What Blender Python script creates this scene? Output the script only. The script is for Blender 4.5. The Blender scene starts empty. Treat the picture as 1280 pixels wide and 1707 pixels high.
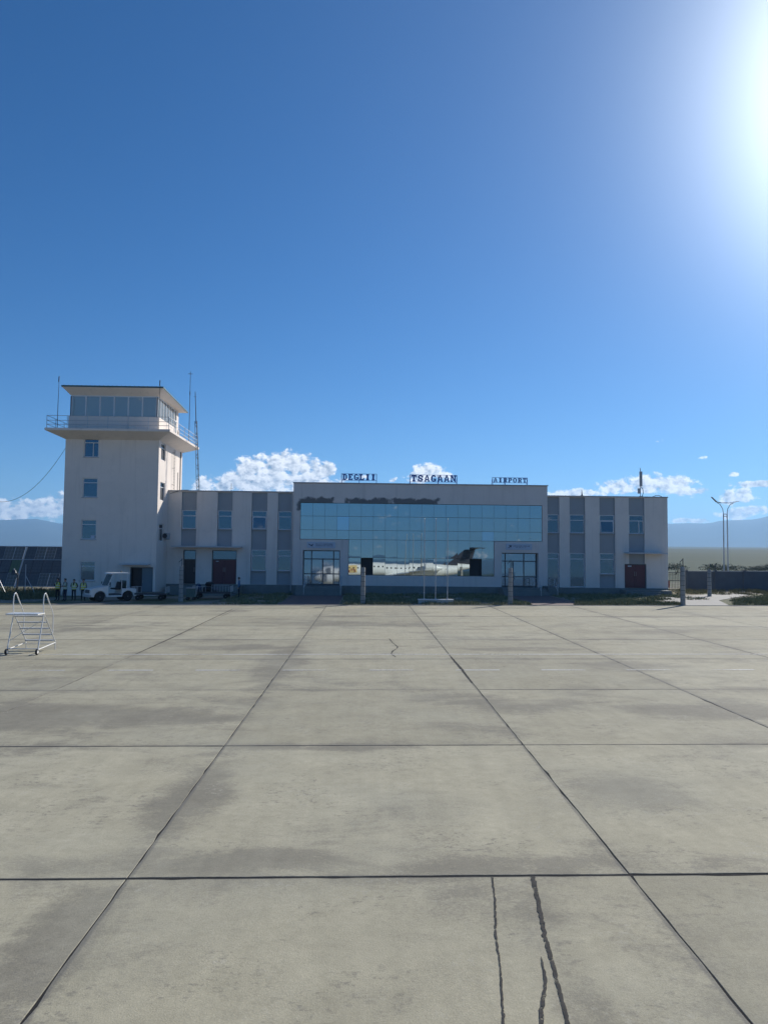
import bpy, bmesh, math, random
from mathutils import Matrix, Vector, noise as mnoise
R = math.radians
random.seed(7)
scene = bpy.context.scene
COL = scene.collection

# ------------------------------------------------------------------ camera
CAM_H = 3.9
yaw, pitch, roll = 30 / 1250, math.atan(67.5 / 1250), 0.0105
fw = Vector((math.sin(yaw), math.cos(yaw), 0)); rt = Vector((math.cos(yaw), -math.sin(yaw), 0)); up = Vector((0, 0, 1))
f2 = fw * math.cos(pitch) + up * math.sin(pitch); u2 = up * math.cos(pitch) - fw * math.sin(pitch)
r3 = rt * math.cos(roll) + u2 * math.sin(roll); u3 = u2 * math.cos(roll) - rt * math.sin(roll)
cd = bpy.data.cameras.new('camera'); cam = bpy.data.objects.new('camera', cd); COL.objects.link(cam)
cam.matrix_world = Matrix(((r3.x, u3.x, -f2.x, 0), (r3.y, u3.y, -f2.y, 0), (r3.z, u3.z, -f2.z, CAM_H), (0, 0, 0, 1)))
cd.sensor_fit = 'VERTICAL'; cd.sensor_height = 36; cd.lens = 1250 / 1707 * 36
cd.clip_start = 0.05; cd.clip_end = 60000
scene.camera = cam

# ------------------------------------------------------------------ world, sun, exposure
SUN_AZ, SUN_EL = R(40.5), R(28.5)
SUN = Vector((math.sin(SUN_AZ) * math.cos(SUN_EL), math.cos(SUN_AZ) * math.cos(SUN_EL), math.sin(SUN_EL)))
scene.view_settings.view_transform = 'Standard'; scene.view_settings.look = 'None'
scene.view_settings.exposure = 0.3; scene.view_settings.gamma = 1
scene.view_settings.use_curve_mapping = False
scene.cycles.use_denoising = True
scene.cycles.max_bounces = 8
scene.cycles.volume_bounces = 1
scene.cycles.sample_clamp_indirect = 6
sd = bpy.data.lights.new('sun', 'SUN'); sd.energy = 4.5; sd.angle = R(0.53); sd.color = (1, .94, .85)
so = bpy.data.objects.new('sun', sd); COL.objects.link(so); so.rotation_euler = SUN.to_track_quat('Z', 'Y').to_euler(); so.location = SUN * 60


class NT:
    """small node helper"""
    def __init__(s, nt): s.nt = nt
    def n(s, t, **k):
        o = s.nt.nodes.new(t)
        for a, b in k.items(): setattr(o, a, b)
        return o
    def put(s, sock, v):
        if isinstance(v, bpy.types.NodeSocket): s.nt.links.new(v, sock)
        else: sock.default_value = v
    def m(s, op, a, b=None, c=None, clamp=False):
        o = s.n('ShaderNodeMath', operation=op, use_clamp=clamp); s.put(o.inputs[0], a)
        if b is not None: s.put(o.inputs[1], b)
        if c is not None: s.put(o.inputs[2], c)
        return o.outputs[0]
    def v(s, op, a, b=None):
        o = s.n('ShaderNodeVectorMath', operation=op); s.put(o.inputs[0], a)
        if b is not None: s.put(o.inputs[3] if op == 'SCALE' else o.inputs[1], b)
        return o.outputs['Value'] if op in ('LENGTH', 'DOT_PRODUCT', 'DISTANCE') else o.outputs[0]
    def mix(s, fac, a, b, blend='MIX'):
        o = s.n('ShaderNodeMix', data_type='RGBA', blend_type=blend); s.put(o.inputs[0], fac)
        s.put(o.inputs[6], a if isinstance(a, bpy.types.NodeSocket) else (*a, 1)); s.put(o.inputs[7], b if isinstance(b, bpy.types.NodeSocket) else (*b, 1))
        return o.outputs[2]
    def noise(s, vec, scale, detail=4, rough=.55, dist=0):
        o = s.n('ShaderNodeTexNoise'); s.put(o.inputs['Vector'], vec); o.inputs['Scale'].default_value = scale
        o.inputs['Detail'].default_value = detail; o.inputs['Roughness'].default_value = rough; o.inputs['Distortion'].default_value = dist
        return o.outputs['Fac']
    def sm(s, x, lo, hi, a=0., b=1.):
        o = s.n('ShaderNodeMapRange', interpolation_type='SMOOTHSTEP'); s.put(o.inputs[0], x)
        for i, q in zip((1, 2, 3, 4), (lo, hi, a, b)): s.put(o.inputs[i], q)
        return o.outputs[0]
    def xyz(s, vec):
        o = s.n('ShaderNodeSeparateXYZ'); s.put(o.inputs[0], vec); return o.outputs
    def comb(s, x, y, z):
        o = s.n('ShaderNodeCombineXYZ')
        for i, q in enumerate((x, y, z)): s.put(o.inputs[i], q)
        return o.outputs[0]


w = bpy.data.worlds.new('World'); scene.world = w; w.use_nodes = True
T = NT(w.node_tree); w.node_tree.nodes.clear()
wo = T.n('ShaderNodeOutputWorld'); bg = T.n('ShaderNodeBackground'); bg.inputs[1].default_value = 0.090
w.node_tree.links.new(bg.outputs[0], wo.inputs[0])
sky = T.n('ShaderNodeTexSky', sky_type='NISHITA', sun_disc=False, sun_elevation=SUN_EL, sun_rotation=SUN_AZ)
sky.altitude = 2600; sky.air_density = 1.0; sky.dust_density = 0.4; sky.ozone_density = 3.0
gdir = T.n('ShaderNodeNewGeometry').outputs['Incoming']
dvec = T.v('SCALE', gdir, -1.0)
X_, Y_, Z_ = T.xyz(dvec)
az = T.m('MULTIPLY', T.m('ARCTAN2', X_, Y_), 57.2958)
el = T.m('MULTIPLY', T.m('ARCSINE', Z_), 57.2958)
# circumsolar glow of the hazy air round the sun
ca = T.m('MAXIMUM', T.v('DOT_PRODUCT', dvec, tuple(SUN)), 0.0)
g1 = T.m('MULTIPLY', T.m('POWER', ca, 36.0), 6.0); g2 = T.m('MULTIPLY', T.m('POWER', ca, 8.0), 1.1)
glow = T.v('SCALE', (.95, 1.0, .98), T.m('ADD', g1, T.m('ADD', g2, T.m('MULTIPLY', T.m('POWER', ca, 85.0), 20.0))))
hs = T.n('ShaderNodeHueSaturation'); hs.inputs['Saturation'].default_value = 1.3; T.put(hs.inputs['Color'], sky.outputs[0])
skyc = T.v('ADD', T.v('MULTIPLY', hs.outputs[0], (.60, .79, .90)), glow)
# cumulus clouds: (azimuth, elevation, half width, half height) in degrees
BL = [(-11.97, 4.9, 0.98, 0.64), (-10.0, 5.18, 1.11, 0.82), (-8.68, 5.8, 1.24, 1.18), (-7.11, 6.21, 1.42, 1.18), (-5.54, 6.56, 1.51, 1.0), (-6.09, 6.96, 0.98, 0.55), (-4.16, 5.91, 1.33, 1.0), (-3.11, 6.12, 0.71, 0.64), (-5.06, 5.3, 2.67, 0.91), (-8.21, 5.0, 2.67, 0.82), (2.04, 5.55, 0.36, 0.27), (-0.26, 5.75, 0.36, 0.18), (4.79, 6.25, 1.16, 0.55), (4.11, 5.79, 0.98, 0.45), (5.71, 5.89, 0.89, 0.36), (-25.22, 2.64, 1.78, 0.73), (-23.55, 2.78, 1.78, 0.64), (-22.22, 2.95, 1.11, 0.82), (15.76, 4.54, 2.0, 0.32), (18.74, 4.94, 1.78, 0.45), (20.81, 5.17, 1.78, 0.64), (22.43, 5.05, 1.56, 0.64), (23.62, 4.51, 0.98, 0.36), (21.57, 8.2, 0.4, 0.14), (26.13, 4.12, 0.62, 0.45), (27.07, 4.22, 0.89, 0.55), (27.9, 4.94, 1.69, 0.23), (26.49, 2.87, 1.07, 0.32), (27.72, 3.14, 1.24, 0.32), (23.6, 2.47, 1.11, 0.18), (24.43, 6.89, 0.36, 0.18), (26.41, 5.69, 0.4, 0.18),
      (-11.0, 4.9, 1.5, .6), (-29, 3.0, 3, .8), (-34, 4.0, 4, 1.2), (33, 4.2, 3, .7), (37, 3.4, 4, .6)]
ae = T.comb(az, el, 0.0)
blob = None
for a, e, rx, ry in BL:
    q = T.v('MULTIPLY', T.v('SUBTRACT', ae, (a, e, 0)), (1 / (rx * 1.16), 1 / (ry * 1.16), 0))
    b = T.m('SUBTRACT', 1.0 if rx > .5 else .45, T.v('DOT_PRODUCT', q, q))
    blob = b if blob is None else T.m('SMOOTH_MAX', blob, b, 0.12)
# the same fair-weather cumulus all round the rest of the horizon
band = T.m('SUBTRACT', 1.0, T.m('POWER', T.m('ABSOLUTE', T.m('DIVIDE', T.m('SUBTRACT', el, 1.0), 1.3)), 2.0))
bnoise = T.noise(dvec, 7.0, 2)
outm = T.sm(T.m('ABSOLUTE', az), 40.0, 50.0)
band = T.m('SUBTRACT', T.m('MULTIPLY', T.m('MULTIPLY', band, outm), T.sm(bnoise, .50, .68, 0.0, 1.3)), 0.40)
blob = T.m('MAXIMUM', blob, T.m('ADD', T.m('MULTIPLY', band, 1.0), T.m('MULTIPLY', T.m('SUBTRACT', 1.0, outm), -9.0)))
def cfbm(vec, det):
    a = T.noise(vec, 72.0, det, .60)
    return a
sq = T.v('MULTIPLY', dvec, (1, 1, 1.35))
f0 = cfbm(sq, 6); f1 = cfbm(T.v('ADD', sq, (.004, 0, .006)), 3)
dens = T.m('ADD', blob, T.m('MULTIPLY', T.m('SUBTRACT', f0, .5), 3.8))
alpha = T.m('MULTIPLY', T.sm(dens, -.08, .68), .96)
lit = T.m('ADD', .80, T.m('MULTIPLY', T.m('SUBTRACT', f0, f1), 2.2), clamp=True)  # sunward light and shade of the clouds put into their colour
lit = T.m('MULTIPLY', lit, T.sm(dens, .3, 1.7, 1.05, .82))
cloud = T.v('SCALE', T.mix(lit, (.70, .80, .93), (1.0, .98, .95)), T.m('MULTIPLY', lit, 13.0))
T.put(bg.inputs[0], T.mix(alpha, skyc, cloud))

# ------------------------------------------------------------------ materials
MATS = {}
def mat(name, col, rough=.7, var=.10, scale=2.0, bump=0., metal=0., spec=.5, world=False, bscale=None, ior=None, coat=0):
    m = bpy.data.materials.new(name); m.use_nodes = True; t = NT(m.node_tree); b = m.node_tree.nodes['Principled BSDF']
    co = t.n('ShaderNodeNewGeometry').outputs['Position'] if world else t.n('ShaderNodeTexCoord').outputs['Object']
    n = t.noise(co, scale, 5, .6)
    k = t.m('ADD', 1.0, t.m('MULTIPLY', t.m('SUBTRACT', n, .5), var * 4))
    t.put(b.inputs['Base Color'], t.v('SCALE', col, k))
    t.put(b.inputs['Roughness'], t.m('ADD', rough, t.m('MULTIPLY', t.m('SUBTRACT', n, .5), .15), clamp=True))
    b.inputs['Metallic'].default_value = metal; b.inputs['Specular IOR Level'].default_value = spec
    if ior: b.inputs['IOR'].default_value = ior
    if coat: b.inputs['Coat Weight'].default_value = coat
    if bump:
        bn = t.n('ShaderNodeBump'); bn.inputs['Strength'].default_value = bump; bn.inputs['Distance'].default_value = .02
        t.put(bn.inputs['Height'], t.noise(co, bscale or scale * 8, 5, .65)); t.put(b.inputs['Normal'], bn.outputs[0])
    MATS[name] = m
    return m

def plaster(name, col, stain=False):
    m = bpy.data.materials.new(name); m.use_nodes = True; t = NT(m.node_tree); b = m.node_tree.nodes['Principled BSDF']
    p = t.n('ShaderNodeNewGeometry').outputs['Position']; x, y, z = t.xyz(p)
    n = t.noise(p, .45, 5, .6); st = t.noise(t.v('MULTIPLY', p, (2.2, 2.2, .12)), 1.0, 5, .65)
    k = t.m('ADD', 1.0, t.m('ADD', t.m('MULTIPLY', t.m('SUBTRACT', n, .5), .22), t.m('MULTIPLY', t.sm(st, .50, .80), -.16)))
    c = t.v('SCALE', col, k)
    patch = t.sm(t.noise(p, .8, 3, .5), .60, .64, 0., .16)          # repainted patches
    c = t.mix(patch, c, (.62, .57, .52))
    if stain:                                                      # dark damp patches above the glazing
        e = t.m('MULTIPLY', t.m('SUBTRACT', t.noise(p, 1.3, 5, .62), .5), 2.6)
        u = None
        for xc, hw in ((-4.75, 1.7), (.25, 2.25), (4.75, 2.2)):
            d = t.m('MAXIMUM', t.m('POWER', t.m('ABSOLUTE', t.m('DIVIDE', t.m('SUBTRACT', x, xc), hw)), 4.0), t.m('POWER', t.m('ABSOLUTE', t.m('DIVIDE', t.m('SUBTRACT', z, 8.45), .60)), 1.6))
            u = d if u is None else t.m('MINIMUM', u, d)
        c = t.mix(t.sm(t.m('ADD', u, e), 1.12, .62, 0., .88), c, (.11, .12, .13))
    t.put(b.inputs['Base Color'], c); b.inputs['Roughness'].default_value = .88; b.inputs['Specular IOR Level'].default_value = .25
    bn = t.n('ShaderNodeBump'); bn.inputs['Strength'].default_value = .35; bn.inputs['Distance'].default_value = .01
    t.put(bn.inputs['Height'], t.noise(p, 9.0, 5, .7)); t.put(b.inputs['Normal'], bn.outputs[0])
    MATS[name] = m

plaster('plaster', (.80, .73, .665)); plaster('plaster_centre', (.77, .705, .655), True); plaster('plaster_tower', (.82, .735, .66))
mat('panel_grey', (.33, .355, .375), .55, .06, 1.2, world=True)
mat('plinth', (.20, .215, .205), .8, .15, 1.5, .3, world=True)
mat('coping', (.42, .42, .42), .5, .1, 1., world=True)
mat('white_frame', (.74, .75, .76), .4, .03, 2)
mat('dark_frame', (.085, .10, .115), .45, .05, 2)
mat('red_door', (.125, .04, .05), .5, .08, 1.5)
mat('dark_door', (.035, .03, .035), .5, .08, 1.5)
mat('blue_door', (.16, .21, .24), .5, .06, 1.5)
mat('canopy', (.5, .52, .54), .6, .1, 2)
mat('interior', (.05, .055, .06), .9)
mat('steel', (.46, .47, .48), .4, .06, 3, metal=.7)
mat('galv', (.55, .56, .57), .45, .08, 4, metal=.35)
mat('dark_steel', (.06, .065, .075), .5, .08, 4, metal=.3)
mat('roof_green', (.05, .13, .15), .5, .08, 2)
mat('sign_blue', (.045, .125, .40), .4, .06, 2)
mat('sign_blue_backlit', (.15, .27, .50), .4, .06, 2)  # sign blue made lighter, backlight put into the colour
mat('sign_board', (.50, .58, .68), .4, .04, 2)
mat('sign_text', (.03, .05, .1), .5)
mat('concrete_post', (.31, .31, .295), .85, .14, 5, .4)
mat('concrete_block', (.52, .51, .48), .85, .12, 3, .4)
mat('rubber', (.022, .022, .024), .8, .1, 6, .2)
mat('paint_white', (.74, .73, .70), .35, .06, 3, coat=.2)
mat('paint_lgrey', (.42, .43, .44), .4, .06, 3)
mat('seat_black', (.02, .02, .022), .7)
mat('lamp_glass', (.6, .6, .58), .2)
mat('cart_green', (.10, .16, .14), .6, .12, 3)
mat('bag_black', (.016, .017, .02), .75, .2, 8, .3)
mat('bag_grey', (.12, .13, .15), .7, .15, 8, .3)
mat('bag_blue', (.04, .07, .14), .7, .15, 8, .3)
mat('box_card', (.34, .25, .15), .8, .1, 4)
mat('skin', (.42, .26, .18), .6, .05, 8)
mat('hair', (.012, .010, .010), .6, .1, 20)
mat('cloth_dark', (.018, .02, .028), .85, .15, 12, .2)
mat('cloth_navy', (.022, .03, .06), .85, .15, 12, .2)
mat('cloth_blue', (.09, .17, .30), .8, .12, 12, .2)
mat('cloth_grey', (.16, .17, .17), .8, .12, 12, .2)
mat('cloth_red', (.22, .04, .04), .8, .12, 12, .2)
mat('vest_yellow', (.55, .62, .04), .6, .06, 10, .2)
mat('vest_lime', (.42, .60, .18), .6, .06, 10, .2)
mat('vest_pale', (.38, .50, .34), .6, .06, 10, .2)
mat('reflective', (.68, .70, .72), .35, .03, 10)
mat('wall_fence', (.115, .13, .15), .75, .12, 1.2, .2)
mat('tar', (.045, .045, .046), .95, .25, 30, .5, world=True, spec=.05)
mat('air_white', (.88, .88, .87), .3, .02, 2, coat=.3)
mat('livery_yellow', (.75, .55, .25), .4)
mat('air_dark', (.035, .035, .05), .35, .05, 2, coat=.3)
mat('air_window', (.02, .022, .03), .1)
mat('air_metal', (.6, .6, .62), .3, .05, 3, metal=.9)
mat('solar_cell', (.15, .145, .145), .45, .15, 3, spec=.4)
mat('solar_brown', (.21, .185, .16), .5, .12, 3, spec=.4)
mat('solar_green_reflection', (.16, .20, .11), .35, .08, 3)  # reflection on a module painted as a green colour
mat('stem', (.09, .075, .05), .9)

def glass_mat(name, col, refl, rough, wav=0.0):
    m = bpy.data.materials.new(name); m.use_nodes = True; t = NT(m.node_tree); t.nt.nodes.clear()
    out = t.n('ShaderNodeOutputMaterial'); d = t.n('ShaderNodeBsdfPrincipled'); g = t.n('ShaderNodeBsdfGlossy'); mx = t.n('ShaderNodeMixShader')
    d.inputs['Base Color'].default_value = (*col, 1); d.inputs['Roughness'].default_value = .4; d.inputs['Specular IOR Level'].default_value = 0
    g.inputs['Color'].default_value = (*refl, 1); g.inputs['Roughness'].default_value = rough
    lw = t.n('ShaderNodeFresnel'); lw.inputs[0].default_value = 1.5
    t.put(mx.inputs[0], .92); t.nt.links.new(d.outputs[0], mx.inputs[1]); t.nt.links.new(g.outputs[0], mx.inputs[2]); t.nt.links.new(mx.outputs[0], out.inputs[0])
    if wav:
        bn = t.n('ShaderNodeBump'); bn.inputs['Strength'].default_value = wav; bn.inputs['Distance'].default_value = .01
        t.put(bn.inputs['Height'], t.noise(t.n('ShaderNodeNewGeometry').outputs['Position'], .9, 1)); t.put(g.inputs['Normal'], bn.outputs[0])
    MATS[name] = m
glass_mat('curtain_glass', (.05, .062, .066), (.40, .455, .455), .015, .06)
glass_mat('curtain_glass_pale', (.10, .13, .15), (.40, .50, .56), .03, .03)
glass_mat('window_glass', (.075, .088, .10), (.15, .175, .19), .03, .03)
glass_mat('door_glass', (.05, .06, .065), (.28, .32, .35), .03, .03)
def cab_glass():
    m = bpy.data.materials.new('cab_glass'); m.use_nodes = True; t = NT(m.node_tree); t.nt.nodes.clear()
    out = t.n('ShaderNodeOutputMaterial'); d = t.n('ShaderNodeBsdfTransparent'); g = t.n('ShaderNodeBsdfGlossy'); mx = t.n('ShaderNodeMixShader')
    d.inputs[0].default_value = (.30, .36, .36, 1); g.inputs['Color'].default_value = (.78, .72, .64, 1); g.inputs['Roughness'].default_value = .02
    mx.inputs[0].default_value = .40
    t.nt.links.new(d.outputs[0], mx.inputs[1]); t.nt.links.new(g.outputs[0], mx.inputs[2])
    bl = t.n('ShaderNodeBsdfDiffuse'); bl.inputs[0].default_value = (.50, .52, .51, 1); m2 = t.n('ShaderNodeMixShader'); m2.inputs[0].default_value = .38
    t.nt.links.new(mx.outputs[0], m2.inputs[1]); t.nt.links.new(bl.outputs[0], m2.inputs[2]); t.nt.links.new(m2.outputs[0], out.inputs[0])
    MATS['cab_glass'] = m
cab_glass()
def vehicle_glass():
    m = MATS['cab_glass'].copy(); m.name = 'vehicle_glass'; MATS['vehicle_glass'] = m
    m.node_tree.nodes['Mix Shader'].inputs[0].default_value = .08; m.node_tree.nodes['Mix Shader.001'].inputs[0].default_value = .05; m.node_tree.nodes['Transparent BSDF'].inputs[0].default_value = (.45, .48, .5, 1)
vehicle_glass()

def concrete_mat():
    m = bpy.data.materials.new('apron_concrete'); m.use_nodes = True; t = NT(m.node_tree); b = m.node_tree.nodes['Principled BSDF']
    p = t.n('ShaderNodeNewGeometry').outputs['Position']; px, py, pz = t.xyz(p)
    oi = t.n('ShaderNodeObjectInfo').outputs['Random']
    ox, oy, oz = t.xyz(t.n('ShaderNodeTexCoord').outputs['Object'])
    ex = t.m('DIVIDE', t.m('ABSOLUTE', ox), 3.0); ey = t.m('DIVIDE', t.m('ABSOLUTE', oy), 3.07)
    edge = t.m('POWER', t.m('MINIMUM', t.m('MAXIMUM', ex, ey), 1.0), 5.0)
    big = t.noise(p, .16, 3, .5); med = t.noise(t.v('MULTIPLY', p, (.75, 1.25, 1)), .55, 7, .68, .5); fine = t.noise(p, 5.0, 6, .7); grit = t.noise(p, 60.0, 4, .7)
    base = t.mix(big, (.385, .352, .250), (.425, .402, .305))
    base = t.v('SCALE', base, t.m('ADD', .89, t.m('MULTIPLY', oi, .22)))
    # damp-looking dark patches that gather along the joints
    dm = t.m('ADD', t.m('ADD', t.m('MULTIPLY', med, 1.0), t.m('MULTIPLY', edge, .15)), t.m('MULTIPLY', t.m('SUBTRACT', big, .5), .55))
    dm = t.m('ADD', dm, t.m('ADD', t.m('MULTIPLY', t.m('SUBTRACT', fine, .5), .50), t.m('MULTIPLY', t.m('SUBTRACT', t.noise(t.v('MULTIPLY', p, (1, 1.5, 1)), 22.0, 5, .7), .5), .40)))
    for sx, sy, rx, ry, am in ((-6.6, 18.3, 4.0, 1.7, .36), (-10.5, 17.4, 3.4, 1.1, .30), (-4.2, 20.2, 2.4, .8, .18), (4.3, 12.0, 1.2, 1.6, .30), (-2.75, 12.0, .8, 2.3, .26), (-2.3, 9.75, 2.6, .5, .28), (4.8, 19.2, 3.4, 1.2, .27), (2.6, 20.3, 1.6, .9, .2), (-3.1, 7.6, .5, 1.9, .24), (-2.9, 27, 1.1, 5.2, .22), (1.9, 7.0, .35, 2.0, .16), (3.0, 9.55, 2.8, .4, .20), (9.4, 18.5, 3.2, 1.1, .22), (-5.5, 31, 3.4, 1.3, .24), (6, 30.6, 3.0, 1.1, .22), (9, 26.0, 2.6, 1.4, .18), (0, 41.5, 7.0, 1.8, .16), (-14, 38, 6.0, 1.6, .18), (13, 37, 6.0, 1.8, .18), (.2, 8.0, 1.0, .5, .12), (-1.0, 15.3, 2.6, .35, .18)):
        q = t.v('MULTIPLY', t.v('SUBTRACT', p, (sx, sy, 0)), (1 / rx, 1 / ry, 0))
        dm = t.m('ADD', dm, t.m('MULTIPLY', t.m('MAXIMUM', t.m('SUBTRACT', 1.0, t.v('DOT_PRODUCT', q, q)), 0.0), am))
    patch = t.sm(dm, .50, .80)
    c = t.mix(t.m('MULTIPLY', patch, .78), base, (.212, .198, .160))
    # worn, scaled areas with fine dark speckle
    fl = t.sm(t.noise(t.v('MULTIPLY', p, (1, 1.5, 1)), 7.0, 7, .78), .535, .60)
    sc = t.m('MULTIPLY', t.sm(t.noise(p, .55, 5, .65), .46, .62), fl)
    c = t.mix(t.m('MULTIPLY', sc, .62), c, (.19, .18, .155))
    ch = t.m('MULTIPLY', t.sm(t.noise(t.v('ADD', p, (9, 3, 0)), .8, 5, .65), .50, .66), t.sm(t.noise(p, 11.0, 6, .75), .54, .60))
    c = t.mix(t.m('MULTIPLY', ch, .45), c, (.47, .45, .37))
    mot = t.noise(p, 1.3, 5, .6); c = t.v('SCALE', c, t.m('ADD', 1.0, t.m('MULTIPLY', t.m('SUBTRACT', mot, .5), .42)))
    c = t.mix(t.sm(t.noise(t.v('ADD', p, (31, 7, 0)), .33, 4, .55), .45, .7, 0., .35), c, (.40, .385, .30))
    # broom and tyre marks
    stq = t.noise(t.v('MULTIPLY', p, (3.5, .22, 1)), 1.0, 4, .6)
    c = t.v('SCALE', c, t.m('ADD', 1.0, t.m('MULTIPLY', t.m('SUBTRACT', stq, .5), .22)))
    c = t.v('SCALE', c, t.m('ADD', 1.0, t.m('MULTIPLY', t.m('SUBTRACT', fine, .5), .50)))
    c = t.v('SCALE', c, t.m('ADD', 1.0, t.m('MULTIPLY', t.m('SUBTRACT', grit, .5), .7)))
    # darker lips along each joint
    ln = t.sm(t.m('ADD', t.m('MAXIMUM', ex, ey), t.m('MULTIPLY', t.m('SUBTRACT', fine, .5), .02)), .984, .997, 0., .5)
    c = t.mix(ln, c, (.12, .12, .12))
    t.put(b.inputs['Base Color'], c); t.put(b.inputs['Roughness'], t.m('SUBTRACT', .90, t.m('MULTIPLY', patch, .03))); b.inputs['Specular IOR Level'].default_value = .2
    bn = t.n('ShaderNodeBump'); bn.inputs['Strength'].default_value = .55; bn.inputs['Distance'].default_value = .012
    t.put(bn.inputs['Height'], t.m('ADD', t.m('MULTIPLY', fine, .8), t.m('MULTIPLY', grit, .5))); t.put(b.inputs['Normal'], bn.outputs[0])
    MATS['apron_concrete'] = m
concrete_mat()

def ground_mat():
    m = bpy.data.materials.new('ground'); m.use_nodes = True; t = NT(m.node_tree); b = m.node_tree.nodes['Principled BSDF']
    p = t.n('ShaderNodeNewGeometry').outputs['Position']
    far = t.sm(t.v('LENGTH', p), 75.0, 130.0)
    n1 = t.noise(p, .22, 5, .6); n2 = t.noise(p, 3.0, 6, .7); n3 = t.noise(p, 40., 3, .7); n4 = t.noise(p, .004, 6, .6)
    dirt = t.mix(n2, (.24, .21, .165), (.36, .325, .27)); green = t.mix(n2, (.11, .125, .07), (.20, .205, .12))
    near = t.mix(t.sm(n1, .44, .58), dirt, green)
    steppe = t.mix(n4, (.042, .072, .052), (.078, .105, .075)); steppe = t.mix(t.m('MULTIPLY', t.sm(t.noise(p, .05, 4), .5, .7), .35), steppe, (.105, .11, .085))
    c = t.mix(far, near, steppe)
    c = t.v('SCALE', c, t.m('ADD', .75, t.m('MULTIPLY', n3, .5)))
    t.put(b.inputs['Base Color'], c); b.inputs['Roughness'].default_value = .95; b.inputs['Specular IOR Level'].default_value = .1
    bn = t.n('ShaderNodeBump'); bn.inputs['Strength'].default_value = .5; bn.inputs['Distance'].default_value = .05
    t.put(bn.inputs['Height'], n3); t.put(b.inputs['Normal'], bn.outputs[0])
    MATS['ground'] = m
ground_mat()
mat('mountain', (.07, .095, .085), .95, .25, .0012, spec=.1, world=True)
mat('brick_paving', (.17, .125, .115), .88, .15, 3, .4, world=True)
mat('path', (.36, .345, .31), .88, .12, 1.5, .4, world=True)
mat('kerb', (.36, .35, .32), .88, .15, 2, .4, world=True)
def paint_mat():
    m = bpy.data.materials.new('worn_paint'); m.use_nodes = True; t = NT(m.node_tree); b = m.node_tree.nodes['Principled BSDF']
    p = t.n('ShaderNodeNewGeometry').outputs['Position']
    b.inputs['Base Color'].default_value = (.66, .66, .63, 1); b.inputs['Roughness'].default_value = .8
    t.put(b.inputs['Alpha'], t.m('MULTIPLY', t.sm(t.m('ADD', t.m('MULTIPLY', t.noise(p, 14., 5, .7), .5), t.m('MULTIPLY', t.noise(p, .35, 3), .5)), .33, .57), .85))
    MATS['worn_paint'] = m
paint_mat()
def crack_mat():
    m = bpy.data.materials.new('crack'); m.use_nodes = True; t = NT(m.node_tree); b = m.node_tree.nodes['Principled BSDF']
    p = t.n('ShaderNodeNewGeometry').outputs['Position']; n = t.noise(p, 24., 5, .7)
    t.put(b.inputs['Base Color'], t.mix(t.noise(p, 9., 4, .7), (.035, .035, .036), (.13, .125, .115))); b.inputs['Roughness'].default_value = .95; b.inputs['Specular IOR Level'].default_value = .05
    t.put(b.inputs['Alpha'], t.sm(n, .36, .48, .15, 1.))
    MATS['crack'] = m
crack_mat()
def leaf_mat(name, a, b_):
    m = bpy.data.materials.new(name); m.use_nodes = True; t = NT(m.node_tree); b = m.node_tree.nodes['Principled BSDF']
    n = t.noise(t.n('ShaderNodeNewGeometry').outputs['Position'], 2.5, 3)
    t.put(b.inputs['Base Color'], t.mix(t.sm(n, .3, .7), a, b_)); b.inputs['Roughness'].default_value = .7
    b.inputs['Transmission Weight'].default_value = 0; MATS[name] = m
leaf_mat('grass_blade', (.13, .15, .07), (.27, .26, .14)); leaf_mat('dry_grass', (.11, .12, .05), (.24, .21, .11)); leaf_mat('shrub_leaf', (.05, .068, .03), (.10, .12, .055))

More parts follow.
